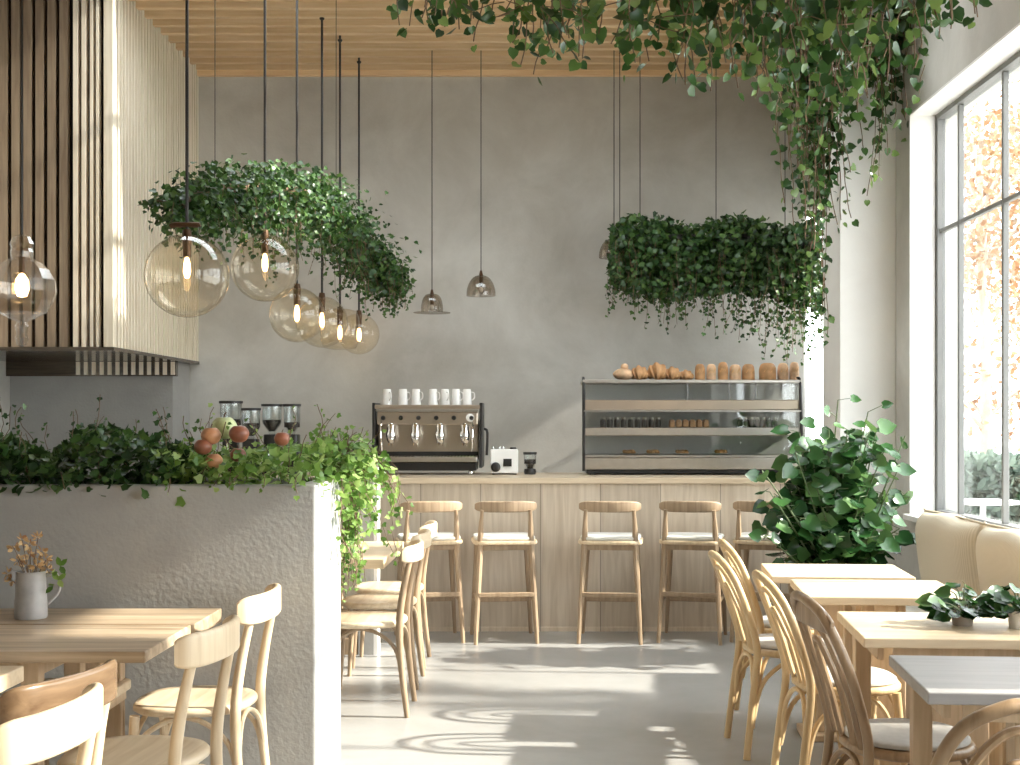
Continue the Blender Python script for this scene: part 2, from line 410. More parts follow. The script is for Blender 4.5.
MB().box(SIDEX-.05, SIDEX+.004, DW-.06, DW-.001, 1.93, H+.12).build('end_post', M['slat'], bulk)
MB().box(XL+.001, SIDEX+.012, 8.63, DW-.002, 1.905, 1.93).build('bottom_board', M['smoke'], bulk)
s = MB().box(XL+.002, SIDEX-.02, 10.22, 10.27, 1.79, 1.905)
dp = s.build('recessed_panel', M['smoke'], bulk)
s = MB(); x = SIDEX-.03
for k in range(13):
    s.box(x-.028, x, 10.2, 10.222, 1.80, 1.902); x -= .062
s.build('underside_slats', M['slat'], bulk)

# ------------------------------------------------------------------ windows
def window(n, y0, y1, z0, z1, bars, zt, x=2.60):
    r = bpy.data.objects.new('window_%d' % n, None); COL.objects.link(r); struct(r)
    f = MB()
    f.box(x-.025, x+.03, y0, y0+.045, z0, z1).box(x-.025, x+.03, y1-.045, y1, z0, z1)
    f.box(x-.03, x+.05, y0+.045, y1-.045, z0, z0+.045).box(x-.03, x+.05, y0+.045, y1-.045, z1-.045, z1)
    for b in bars: f.box(x-.012, x+.024, b-.014, b+.014, z0+.045, z1-.045)
    yy = [y0+.045]+[q for b in sorted(bars) for q in (b-.017, b+.017)]+[y1-.045]
    for k in range(0, len(yy), 2):
        f.box(x-.01, x+.022, yy[k], yy[k+1], zt-.013, zt+.013)
    f.build('window_frame', M['frame'], r, bevel=.004)
    MB().box(x+.006, x+.012, y0+.045, y1-.045, z0+.045, z1-.045).build('pane', M['glass'], r)
    return r
window(1, 3.85, 8.47, .82, 3.44, [8.05, 7.28, 6.4, 5.5, 4.65], 2.67)
window(5, 9.45, 10.7, 1.55, 3.1, [10.07], 2.6)
window(2, .4, 3.3, .82, 3.44, [2.4, 1.4], 2.67)
struct(MB().box(2.36, 2.565, 3.86, 8.46, .80, .835).build('trim_2', M['whitepaint'], bevel=.004))
# white reveal linings of the big window
s = MB().box(XR-.004, 2.57, 8.455, 8.469, .836, 3.425).box(XR-.004, 2.57, 3.86, 8.455, 3.425, 3.439)
struct(s.build('trim_3', M['whitepaint']))
r = struct(bpy.data.objects.new('window_3', None)); COL.objects.link(r)
f = MB().box(2.19, 2.215, DW+.03, DW+.09, .95, 3.2).box(2.385, 2.41, DW+.03, DW+.09, .95, 3.2).box(2.215, 2.385, DW+.03, DW+.09, .95, .98).box(2.215, 2.385, DW+.03, DW+.09, 3.17, 3.2)
f.build('window_frame', M['whitepaint'], r)
MB().box(2.215, 2.385, DW+.055, DW+.06, .98, 3.17).build('pane', M['glass'], r)

# ------------------------------------------------------------------ half-height planter wall
PX = -.848; PY0 = 4.9; PY1 = 5.54; PH = 1.2
pw = MB().box(XL+.002, PX, PY0, PY0+.08, 0, PH).box(XL+.002, PX, PY1-.08, PY1, 0, PH).box(PX-.08, PX, PY0+.08, PY1-.08, 0, PH)
pw.box(XL+.002, PX-.08, PY0+.08, PY1-.08, 0, PH-.12)
struct(pw.build('wall_planter', M['planter'], bevel=.008))
soil = MB().box(XL+.01, PX-.081, PY0+.081, PY1-.081, PH-.119, PH-.03).build('soil_bed', M['soil'])
tag(soil, 'dark soil filling the top of the half-height grey planter wall', 'soil')

def interp(x, xs, ys):
    return float(np.interp(x, xs, ys))
# planter foliage: several ivy plants in a row
def ivy_plant(x0, x1, mat, label, dens, size, hx, hy, front=.35):
    t = thing('planter_ivy', label, 'plant', ((x0+x1)/2, 5.2, PH-.04), 0, 'ivy plants along the top of the planter wall')
    L = Leaves(IVY); st = MB(); off = Vector(t.location)
    n = int((x1-x0)*dens)
    for i in range(n):
        X = random.uniform(x0-.04, x1+.04); Y = random.uniform(PY0-.03, PY1)
        px = CX+X*F/Y
        htop = CZ-(interp(px, hx, hy)-CY)*Y/F-PH
        prof = 1-abs((Y-5.2)/.42)**2.5*.55
        z = PH-.06+max(.05, htop*prof+.05)*random.random()**.55
        L.rand(Vector((X, Y, z))-off, size, (0, (Y-5.2)*1.5, .5), .1)
    k = int((x1-x0)*26)
    for i in range(k):                  # upright and spilling shoots
        X = random.uniform(x0, x1); Y = random.uniform(PY0+.06, PY1-.05)
        px = CX+X*F/Y; htop = CZ-(interp(px, hx, hy)-CY)*Y/F-PH
        strand(L, st, Vector((X, Y, PH))-off, random.uniform(.1, .22)+max(0, htop)*.8, size*.8, .03, .3, r=.0016, down=-.35, start_dir=(0,0,1))
    for i in range(int((x1-x0)*9*front)):
        X = random.uniform(x0, x1)
        strand(L, st, Vector((X, PY0+.02, PH+.05))-off, random.uniform(.08, .16), size*.8, .03, .2, (0,-.5,0), r=.0016, down=.5, start_dir=(random.uniform(-.6,.6),-1,.0))
    L.build('foliage', mat, t); tag(st.build('stems', M['bark'], t), kind='stuff')
    return t, L
hx = [0, 25, 50, 75, 100, 130, 160, 200, 240, 280, 320, 350, 385]
hy = [432, 440, 452, 434, 422, 428, 438, 446, 448, 442, 440, 440, 455]
ivy_plant(-2.72, -1.98, M['ivy'], 'dark green ivy at the left end of the planter wall, beside the frame edge', 2300, .038, hx, hy, .8)
ivy_plant(-1.98, -1.42, M['ivy'], 'tallest dark green ivy mound on the planter wall behind the enamel jug', 2500, .038, hx, hy, .25)
ivy_plant(-1.42, -.86, M['ivylight'], 'bright yellow-green ivy on the planter wall around the fruit', 1500, .034, hx, hy, 1.6)
# trailing ivy at the right end
t = thing('trailing_ivy', 'sunlit yellow-green ivy spilling down the right end of the planter wall', 'plant', (-.86, 5.5, 1.17))
L = Leaves(IVY); st = MB(); off = Vector(t.location)
for i in range(46):
    s0 = at(random.uniform(300, 372), random.uniform(440, 470), random.uniform(5.35, 5.75))
    strand(L, st, s0-off, random.uniform(.12, .62), .036, .03, .25, (.12, .05, 0), r=.0016, down=.55, start_dir=(.8, .3, .3))
for i in range(420):
    p = at(random.triangular(300, 385, 345), random.triangular(438, 560, 462), random.uniform(5.3, 5.8)); 
    if p.x < PX+.03 and p.z < PH: continue
    L.rand(p-off, .036, (.4, -.2, .2), .3)
for i in range(16):
    s0 = at(random.uniform(344, 362), random.uniform(480, 520), random.uniform(5.6, 5.8))
    strand(L, st, s0-off, random.uniform(.3, .45), .034, .03, .12, (0,0,0), r=.0016, down=.8)
for i in range(26):
    s0 = at(random.uniform(318, 352), random.uniform(448, 466), random.uniform(5.4, 5.7))
    strand(L, st, s0-off, random.uniform(.1, .2), .034, .03, .3, (0,0,0), r=.0014, down=-.3, start_dir=(.3,0,1))
L.build('foliage', M['ivylight'], t); tag(st.build('stems', M['bark'], t), kind='stuff')
# fruit heap on the planter
def fruit(name, px, py, r, mat, label, cat, d=5.02, sz=.92):
    p = at(px, py, d); R = r*d/F
    o = thing(name, label, cat, p, random.uniform(0, 360), 'fruit and vegetables lying in the planter ivy')
    b = MB(); prof = [(.001, -.9), (.35, -.9), (.75, -.62), (1, -.05), (.9, .45), (.55, .85), (.2, .86), (.03, .74)]
    pts = catmull([(a, 0, z) for a, z in prof], 4)
    b.lathe([(max(.001, q.x)*R, q.z*R*sz) for q in pts], n=20).build('skin', mat, o, smooth=True)
    MB().tube([(0,0,.7*R), (.02*R,0,.95*R), (.15*R,0,1.2*R)], .06*R, n=5).build('stem', M['bark'], o)
fruit('peach', 211, 436, 10, M['peach'], 'peach-coloured fruit topmost on the left of the heap in the planter', 'fruit')
fruit('peach', 214, 461, 8.5, M['peach'], 'orange peach lowest in the heap, just above the planter edge', 'fruit', 4.98)
fruit('apple', 239, 434, 10, M['apple'], 'reddish brown apple right of the topmost peach on the planter', 'fruit')
fruit('apple', 203, 447, 9, M['apple'], 'red and green apple at the left side of the planter fruit heap', 'fruit', 5.0)
fruit('apple', 282, 439, 8, M['apple'], 'small red apple lying apart among ivy below the coffee hoppers', 'fruit', 5.1)
fruit('apple', 238, 455, 8, M['apple'], 'half hidden dark red apple in the middle of the planter heap', 'fruit', 5.08)
fruit('cabbage', 224, 428, 13, M['cabbage'], 'pale green round cabbage behind the fruit on the planter', 'vegetable', 5.14)

# ------------------------------------------------------------------ counter
YC = 8.86
ct = thing('bar_counter', 'long pale pine bar counter with a thick wooden worktop', 'counter', (0, YC, 0))
MB().box(-2.88, 2.0, .03, .9, 0, 1.008).build('front_panel', M['counter'], ct)
MB().box(-2.88, 2.02, -.005, .93, 1.01, 1.05).build('worktop', M['ctop'], ct, bevel=.005)
MB().box(-2.88, 2.0, .022, .03, 0, .03).build('plinth', M['counter'], ct)

# ------------------------------------------------------------------ bar stools
def make_stool():
    t = thing('bar_stool', '', 'stool')
    # local: back towards -y
    for s in (-1, 1):
        MB().tube([(s*.20, -.235, 0), (s*.175, -.19, .45), (s*.165, -.175, .66), (s*.16, -.195, .78), (s*.155, -.215, .865)],
                  lambda q: .0125+.008*math.sin(PI*min(1, q*1.2)), n=8, smooth=5).build('rear_leg', M['oak'], t, smooth=True)
        MB().tube([(s*.20, .18, 0), (s*.165, .135, .63)], lambda q: .012+.008*q, n=8, smooth=4).build('front_leg', M['oak'], t, smooth=True)
        MB().tube([(s*.188, -.215, .27), (s*.188, .16, .27)], .011, n=8, flat=1.3).build('side_stretcher', M['oak'], t, smooth=True)
    MB().box(-.18, .18, -.222, -.198, .30, .33).build('rear_stretcher', M['oak'], t, bevel=.005)
    MB().box(-.175, .175, .15, .172, .22, .25).build('foot_rail', M['oak'], t, bevel=.005)
    a = MB().box(-.165, .165, -.185, -.165, .60, .635).box(-.165, .165, .12, .14, .60, .635).box(-.17, -.15, -.165, .12, .60, .635).box(.15, .17, -.165, .12, .60, .635)
    a.build('seat_apron', M['oak'], t, bevel=.003)
    sp = rrect(.42, .38, .08)
    b = MB().prism([(x, y-.02) for x, y in sp], 'z', .636, .662); b.build('seat', M['ash'], t, bevel=.008)
    b = MB().prism([(x*.94, y*.94-.02) for x, y in sp], 'z', .663, .688); b.build('seat_pad', M['padwhite'], t, bevel=.01)
    path = [(-.195, -.165, .885), (-.13, -.21, .885), (0, -.232, .885), (.13, -.21, .885), (.195, -.165, .885)]
    MB().sweep(path, rrect(.022, .074, .010), scale=lambda q: (1, 1-.5*abs(2*q-1)**4), smooth=6).build('back_rail', M['oak'], t, smooth=True)
    return t
st0 = make_stool()
SG = 'wooden bar stools along the counter'
for i, (px, rot, lab) in enumerate([(427, -14, 'oak bar stool at the left end, nearest the ivy planter'),
        (503, -8, 'oak bar stool second from left, in front of the espresso machine side'),
        (612, 7, 'middle oak bar stool, standing below the left end of the pastry case'),
        (695, 16, 'oak bar stool turned slightly, below the middle of the pastry case'),
        (771, 24, 'oak bar stool at the right end, half behind the broad-leaved plant')]):
    o = st0 if i == 0 else copy_tree(st0)
    o.location = ((px-CX)*8.5/F, 8.61, 0); o.rotation_euler.z = math.radians(-rot*.8)
    tag(o, lab, 'stool', SG)

# ------------------------------------------------------------------ chairs
def curved_seat(rx, ry, z0, z1, sq=.75, dip=0, n=40):
    b = MB(); rings = []
    def ring(k, z, dd=0):
        r = []
        for i in range(n):
            a = 2*PI*i/n; c = math.copysign(abs(math.cos(a))**sq, math.cos(a)); s = math.copysign(abs(math.sin(a))**sq, math.sin(a))
            r.append((rx*k*c*(1-.08*(-s if s < 0 else 0)), ry*k*s, z-dd))
        return r
    th = z1-z0
    rings = [ring(.05, z0), ring(.93, z0), ring(1, z0+th*.3), ring(1, z1-th*.3), ring(.96, z1), ring(.82, z1, dip*.3), ring(.5, z1, dip), ring(.05, z1, dip)]
    return b.ring(rings)
def bistro_chair(mat, seatmat, crestmat=None, top=.84, crest_h=.10):
    """wide curved crest on two posts; back towards -y"""
    t = thing('bistro_chair', '', 'chair'); crestmat = crestmat or mat
    for s in (-1, 1):
        MB().tube([(s*.185, -.225, 0), (s*.175, -.195, .25), (s*.17, -.185, .45), (s*.168, -.205, .62), (s*.16, -.245, top-.03)],
                  lambda q: .0135+.005*math.sin(PI*q), n=10, smooth=6).build('rear_leg', mat, t, smooth=True)
        MB().tube([(s*.18, .19, 0), (s*.165, .165, .43)], lambda q: .0115+.006*q, n=10, smooth=3).build('front_leg', mat, t, smooth=True)
        MB().tube([(s*.178, -.195, .20), (s*.172, -.165, .33), (s*.165, -.08, .405), (s*.16, .02, .43)], .0095, n=8, smooth=5).build('side_brace', mat, t, smooth=True)
        MB().tube([(s*.175, .18, .24), (s*.172, .14, .35), (s*.165, .06, .41), (s*.16, .0, .43)], .0095, n=8, smooth=5).build('side_brace', mat, t, smooth=True)
    MB().tube([(-.178, .18, .24), (-.13, .17, .36), (0, .165, .415), (.13, .17, .36), (.178, .18, .24)], .0095, n=8, smooth=6).build('front_brace', mat, t, smooth=True)
    MB().tube([(-.178, -.2, .22), (-.13, -.19, .36), (0, -.18, .415), (.13, -.19, .36), (.178, -.2, .22)], .0095, n=8, smooth=6).build('rear_brace', mat, t, smooth=True)
    curved_seat(.205, .205, .43, .462, .72, .008).build('seat', seatmat, t, smooth=True, angle=60)
    zc = top-crest_h/2+.005
    path = [(-.205, -.20, zc-.004), (-.185, -.236, zc), (-.12, -.262, zc), (0, -.274, zc), (.12, -.262, zc), (.185, -.236, zc), (.205, -.20, zc-.004)]
    MB().sweep(path, rrect(.024, crest_h, .011), scale=lambda q: (1, 1-.35*abs(2*q-1)**6), smooth=7).build('crest_rail', crestmat, t, smooth=True)
    return t
def bentwood_chair(mat, padmat, crest=None, top=.88, lean=.155):
    """outer hoop running down into the rear legs, nested inner hoops, round seat"""
    t = thing('bentwood_chair', '', 'chair')
    def back(w, z, h=.43):              # point on the leaning, curved back surface
        q = max(0, (z-.45)/(top-.45)); return (w, -.185-lean*q**1.25+.03*abs(w/.2)**2*q, z)
    def legpt(s, z): return (s*(.195-.02*z/.45), -.235+.05*z/.45, z)
    outer = [legpt(-1, 0), legpt(-1, .22), back(-.178, .45), back(-.185, .6), back(-.175, .74), back(-.135, top-.045), back(-.06, top-.005), back(0, top),
             back(.06, top-.005), back(.135, top-.045), back(.175, .74), back(.185, .6), back(.178, .45), legpt(1, .22), legpt(1, 0)]
    MB().tube(outer, .0155, n=10, smooth=6).build('outer_hoop', mat, t, smooth=True)
    def inner(w0, zt, name):
        pts = [back(-w0, .455), back(-w0*1.05, .6), back(-w0*.92, zt-.09), back(-w0*.5, zt-.015), back(0, zt), back(w0*.5, zt-.015), back(w0*.92, zt-.09), back(w0*1.05, .6), back(w0, .455)]
        MB().tube(pts, .0105, n=8, smooth=6).build(name, mat, t, smooth=True)
    inner(.118, top-.055, 'inner_hoop'); inner(.055, top-.13, 'inner_hoop')
    if crest:
        pts = [back(-.165, top-.075), back(-.12, top-.055), back(-.06, top-.045), back(0, top-.042), back(.06, top-.045), back(.12, top-.055), back(.165, top-.075)]
        MB().sweep(pts, rrect(.014, .085, .006), scale=lambda q: (1, 1-.55*abs(2*q-1)**3), smooth=5).build('crest_panel', crest, t, smooth=True)
    for s in (-1, 1):
        MB().tube([(s*.175, .185, 0), (s*.155, .145, .43)], lambda q: .012+.005*q, n=10, smooth=3).build('front_leg', mat, t, smooth=True)
        MB().tube([(s*.185, -.205, .16), (s*.175, -.16, .32), (s*.165, -.05, .41), (s*.158, .03, .42), (s*.165, .10, .36), (s*.17, .16, .20)], .010, n=8, smooth=6).build('side_brace', mat, t, smooth=True)
    for yy, z0 in ((.165, .2), (-.2, .2)):
        MB().tube([(-.178, yy, z0), (-.14, yy*.98, .33), (-.06, yy*.92, .405), (.06, yy*.92, .405), (.14, yy*.98, .33), (.178, yy, z0)], .010, n=8, smooth=6).build('brace', mat, t, smooth=True)
    curved_seat(.205, .2, .425, .457, .85).build('seat_frame', mat, t, smooth=True, angle=60)
    curved_seat(.19, .185, .457, .475, .85, -.006).build('seat_pad', padmat, t, smooth=True, angle=60)
    return t
def place(o, x, y, heading, label, group, z=0):
    """heading: compass angle in degrees of the direction the sitter faces, 0 = +y, 90 = +x"""
    o.location = (x, y, z); o.rotation_euler.z = -math.radians(heading); tag(o, label, 'chair', group); return o
GL = 'pale bistro chairs around the left tables'
c1 = bistro_chair(M['ash'], M['ashx'])
place(c1, -1.22, 4.62, -88, 'pale bistro chair standing against the planter wall, right of the jug table', GL)
place(copy_tree(c1), -1.20, 3.86, -84, 'pale bistro chair in front of the planter-side one, white lit crest', GL)
place(copy_tree(c1), -1.27, 2.82, -84, 'nearest pale bistro chair, crest rail cropped by the bottom left corner', GL)
M['darkcrest'] = wood('dark_brown_crest', (.11, .065, .035), (.20, .13, .075), 'X', rough=.25)
c2 = bistro_chair(M['ash'], M['ashx'], M['darkcrest'], top=.815, crest_h=.105)
place(c2, -1.40, 3.30, -74, 'chair with a brown curved crest rail behind the nearest pale chair', GL)
GB = 'bistro chairs at the table behind the planter'
c3 = bistro_chair(M['oak'], M['ashx'], M['ashx'], top=.83, crest_h=.085)
place(c3, -.87, 6.5, -90, 'nearest of the three chairs lined up behind the planter end', GB)
place(copy_tree(c3), -.885, 7.15, -90, 'middle of the three chairs lined up behind the planter end', GB)
place(copy_tree(c3), -.90, 7.75, -90, 'farthest of the three chairs behind the planter, beside the left bar stool', GB)
GR = 'bentwood chairs along the window tables'
c4 = bentwood_chair(M['honey'], M['pad'], None, top=.855)
place(c4, 1.17, 4.98, 86, 'golden bentwood chair with sunlit round seat at the third window table', GR)
place(copy_tree(c4), 1.10, 5.74, 86, 'golden bentwood chair behind the sunlit one, nearer the bar', GR)
place(copy_tree(c4), 1.22, 6.30, 88, 'farthest golden bentwood chair of the window row, nearest the bar', GR)
c5 = bentwood_chair(M['walnut'], M['pad'], M['walnut'], top=.90, lean=.155)
place(c5, 1.14, 4.05, 84, 'brown bentwood chair with dark crest and grey pad before the grey table', GR)
c6 = bentwood_chair(M['walnut'], M['pad'], None, top=.87, lean=.12)
place(c6, .93, 2.92, -12, 'brown hoop-back chair cut off by the bottom right corner', GR)

# ------------------------------------------------------------------ tables
def table(x0, x1, y0, y1, label, group, rot=0, top=.75, th=.032, leg=.055, mat=None, inset=.05, name='cafe_table', pedestal=False, xin=None):
    cx, cy = (x0+x1)/2, (y0+y1)/2; w, d = (x1-x0)/2, (y1-y0)/2
    t = thing(name, label, 'table', (cx, cy, 0), rot, group)
    MB().box(-w, w, -d, d, top-th, top).build('tabletop', mat or M['tabletop'], t, bevel=.004)
    i = inset; q = top-th-.001; a = MB()
    j = xin or i
    a.box(-w+j+leg, w-j-leg, -d+i+.012, -d+i+.032, q-.055, q).box(-w+j+leg, w-j-leg, d-i-.032, d-i-.012, q-.055, q)
    a.box(-w+j+.012, -w+j+.032, -d+i+leg, d-i-leg, q-.055, q).box(w-j-.032, w-j-.012, -d+i+leg, d-i-leg, q-.055, q)
    a.build('apron', M['tableleg'], t)
    if pedestal:
        MB().box(-.10, .10, -.13, -.04, .03, q).build('pedestal', M['tableleg'], t, bevel=.004)
        MB().box(-.17, .17, -.20, .05, 0, .029).build('foot_plate', M['tableleg'], t, bevel=.006)
    for sx in (-1, 1):
        for sy in ((1,) if pedestal else (-1, 1)):
            ax = sx*(w-(xin or i)-leg/2); ay = sy*(d-i-leg/2)
            MB().box(ax-leg/2, ax+leg/2, ay-leg/2, ay+leg/2, 0, q).build('leg', M['tableleg'], t, bevel=.004)
    return t
GT = 'square wooden tables along the window bench'
table(1.05, 1.68, 5.76, 6.28, 'farthest window table, just in front of the broad-leaved plant', GT, -4.5, pedestal=True, xin=.22)
table(1.07, 1.70, 5.09, 5.66, 'second farthest window table with a bare sunlit top', GT, -4.5, pedestal=True, xin=.22)
table(1.055, 1.72, 4.12, 4.70, 'window table carrying the two small potted plants', GT, -4.5, pedestal=True)
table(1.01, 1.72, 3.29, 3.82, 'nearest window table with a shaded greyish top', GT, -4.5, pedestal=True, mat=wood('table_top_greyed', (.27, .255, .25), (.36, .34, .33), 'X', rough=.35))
table(-3.0, -1.175, 4.43, 4.80, 'narrow back half of the pushed-together tables, holding the enamel jug', 'pale tables by the planter wall', 0, th=.05, mat=M['tableshade'], xin=.34)
table(-3.0, -1.185, 3.90, 4.415, 'front half of the pushed-together tables, nearest the brown crest chair', 'pale tables by the planter wall', 0, th=.035, mat=M['tableshade'], xin=.34)
table(-2.2, -1.46, 2.75, 3.68, 'table at the left edge, only its white lit corner in frame', 'pale tables by the planter wall', 0, th=.045)
table(-1.7, -.78, 6.5, 7.45, 'pale table behind the planter wall, ivy hanging before it', 'pale tables by the planter wall', 0, th=.05, xin=.34)
# low stool under the left table
t = thing('low_stool', 'low stool with a pale square seat tucked under the jug table', 'stool', (-1.66, 4.62, 0), 0)
MB().prism(rrect(.34, .3, .04), 'z', .465, .50).build('seat', M['ashx'], t, bevel=.006)
MB().prism(rrect(.31, .27, .03), 'z', .43, .464).build('seat_apron', M['tableleg'], t, bevel=.003)
for sx in (-1, 1):
    for sy in (-1, 1):
        MB().tube([(sx*.15, sy*.12, 0), (sx*.13, sy*.105, .43)], .014, n=8).build('leg', M['walnut'], t, smooth=True)

# ------------------------------------------------------------------ concrete plinth behind planter
t = thing('divider_post', 'grey square divider post on a wood block behind the planter wall', 'post', (-1.07, 8.05, 0))
MB().box(-.05, .045, -.05, .08, .0, 1.20).build('post', M['concrete'], t, bevel=.003)
MB().box(.046, .07, -.05, .08, .0, 1.20).build('lit_side_face', M['whitepaint'], t)  # white paint stands in for sunlight on the right side of the post
MB().box(-.16, -.055, -.05, .06, 0, .10).build('foot_block', M['oak'], t, bevel=.003)

# ------------------------------------------------------------------ window bench
t = thing('window_bench', 'long built bench with pale seat cushions under the window', 'bench', (2.06, 5.4, 0))
MB().box(-.30, .33, -3.2, 1.93, 0, .36).build('bench_base', M['tableleg'], t, bevel=.004)
for k in range(5):
    yc = 1.93-.5-k*1.02
    MB().box(-.32, .335, yc-.49, yc+.49, .362, .455).build('seat_cushion', M['padwhite'], t, bevel=.025)
def cushion(y0, y1, label):
    t = thing('back_cushion', label, 'cushion', (2.20, (y0+y1)/2, .70), 0, 'beige back cushions on the window bench')
    b = MB(); hw = (y1-y0)/2; n = 18; rings = []
    # pillow: grid in y,z, bulging in x
    def pt(u, v, side):
        e = (1-abs(u)**5)*(1-abs(v)**5)
        corner = 1-.035*(abs(u)**3*abs(v)**3)
        return (side*.125*e**.55-.03*v, hw*u*corner, .24*v*corner+.012*math.sin(5*u+1)*(1-abs(u)))
    g = [[None]*(n+1) for _ in range(2)]
    idx = {}
    for s, side in enumerate((-1, 1)):
        for i in range(n+1):
            for j in range(n+1):
                u = math.sin(PI/2*(2*i/n-1)); v = math.sin(PI/2*(2*j/n-1))
                edge = i in (0, n) or j in (0, n)
                if edge and side == 1: idx[s, i, j] = idx[0, i, j]; continue
                idx[s, i, j] = len(b.v); b.v.append(pt(u, v, side))
        for i in range(n):
            for j in range(n):
                q = (idx[s, i, j], idx[s, i+1, j], idx[s, i+1, j+1], idx[s, i, j+1])
                b.f.append(q if side == 1 else q[::-1])
    b.build('cover', M['linen'], t, smooth=True, angle=80)
    pts = [Vector((-.03*v, hw*u*.985, .237*v)) for u, v in [(-1,-.95),(-1,0),(-1,.95),(-.95,1),(0,1.02),(.95,1),(1,.95),(1,0),(1,-.95),(.95,-1),(0,-1),(-.95,-1)]]
    MB().tube(pts, .006, n=6, closed=True, smooth=4).build('piping', M['linen'], t, smooth=True)
cushion(6.34, 7.33, 'beige ribbed back cushion nearest the broad-leaved plant')
cushion(5.33, 6.33, 'beige ribbed back cushion at the right frame edge, sunlit top')

# ------------------------------------------------------------------ espresso machine
t = thing('espresso_machine', 'wide steel espresso machine with black sides on the counter', 'coffee machine', (-.815, 9.5, 1.05))
W = .385
MB().box(-W+.03, W-.03, -.13, .2, .03, .09).build('base', M['black'], t, bevel=.005)
for sx in (-1, 1):
    for sy in (-.1, .17):
        MB().lathe([(.018, 0), (.022, .012), (.015, .03)], (sx*(W-.07), sy, 0), 12).build('foot', M['chrome'], t, smooth=True)
MB().box(-W+.02, W-.02, -.01, .2, .10, .40).build('body', M['warmsteel'], t, bevel=.006)
for sx in (-1, 1):
    x = sx*(W-.008)
    MB().prism([(-.17, .05), (.22, .05), (.22, .52), (-.10, .52), (-.10, .30), (-.14, .14)], 'x', min(x, x+sx*.022), max(x, x+sx*.022)).build('side_panel', M['black'], t, bevel=.004)
MB().box(-W+.0, W-.0, -.10, .21, .475, .505).build('top_tray', M['warmsteel'], t, bevel=.006)
MB().box(-W+.02, W-.02, -.088, -.005, .36, .455).build('group_panel', M['warmsteel'], t, bevel=.008)
MB().box(-W+.012, W-.012, -.098, .0, .456, .472).build('top_trim', M['steel'], t, bevel=.003)
MB().box(-W+.02, W-.02, -.16, -.02, .092, .13).build('drip_tray', M['steel'], t, bevel=.006)
g = MB()
for k in range(30): g.box(-W+.04+k*.0235, -W+.052+k*.0235, -.15, -.03, .131, .136)
g.build('drip_grate', M['chrome'], t)
MB().box(-W+.02, W-.02, -.03, -.015, .136, .165).build('splash_rail', M['black'], t)
for k in range(4):
    x = -.265+k*.178
    gr = MB().lathe([(.001, -.055), (.036, -.055), (.038, -.03), (.03, -.005), (.03, .03), (.022, .045), (.001, .045)], (x, -.075, .325), 18).build('group_head', M['chrome'], t, smooth=True)
    pf = MB().lathe([(.001, -.03), (.022, -.03), (.032, -.012), (.034, .006), (.001, .006)], (x, -.075, .262), 18)
    pf.tube([(x, -.1, .262), (x+.012, -.15, .255), (x+.02, -.2, .242)], lambda q: .008+.006*q, n=8)
    pf.tube([(x-.012, -.08, .235), (x-.014, -.085, .21)], .006, n=6); pf.tube([(x+.012, -.08, .235), (x+.014, -.085, .21)], .006, n=6)
    pf.build('portafilter', M['chrome'], gr, smooth=True)
for k in range(6):
    x = -.32+k*.128
    MB().lathe([(.001, 0), (.015, 0), (.017, .012), (.012, .022), (.001, .022)], (0, 0, 0), 14).build('knob', M['black'], t, smooth=True)
    o = t.children[-1]
for q, o in enumerate([c for c in t.children if c.name.startswith('knob')]):
    o.location = (-.32+q*.128, -.088, .41); o.rotation_euler.x = PI/2
for x in (-.33, .33):
    MB().tube([(x, -.09, .38), (x, -.13, .36), (x*1.0, -.15, .27), (x*.98, -.13, .17)], .006, n=8, smooth=5).build('steam_wand', M['chrome'], t, smooth=True)
gg = MB().lathe([(.001, 0), (.028, 0), (.03, .01), (.001, .012)], (0, 0, 0), 20).build('pressure_gauge', M['white'], t, smooth=True)
gg.location = (.31, -.089, .412); gg.rotation_euler.x = PI/2
MB().tube([(W+.03, -.05, .33), (W+.05, -.1, .3), (W+.045, -.1, .14)], .01, n=8, smooth=4).build('side_wand', M['black'], t, smooth=True)
GC = 'white cups on top of the espresso machine'
def cup(px, label, h=.115, r=.034):
    p = at(px, 400, 9.5); t = thing('cup', label, 'cup', (p.x, 9.5, 1.05+.5055), random.uniform(-60, 60), GC)
    prof = [(.001, h), (r*.78, h), (r*.86, h-.004), (r, .03), (r*1.05, 0), (r*1.0, 0), (r*.95, .01), (r*.8, h-.008), (.001, h-.008)]
    MB().lathe(prof, n=20).build('cup_body', M['white'], t, smooth=True)
    MB().tube([(r*.85, 0, h*.8), (r*1.5, 0, h*.75), (r*1.6, 0, h*.45), (r*.98, 0, h*.28)], .005, n=6, smooth=4).build('handle', M['white'], t, smooth=True)
for px, lab in ((387, 'white upturned cup at the far left on the espresso machine'), (403, 'white cup second from left on the espresso machine'),
                (416, 'white cup third from left on the espresso machine'), (433, 'white cup standing in the middle on the espresso machine'),
                (445, 'white cup right of the middle cup on the espresso machine'), (456, 'white cup second from right on the espresso machine'),
                (467, 'white cup at the far right on the espresso machine')):
    cup(px, lab)
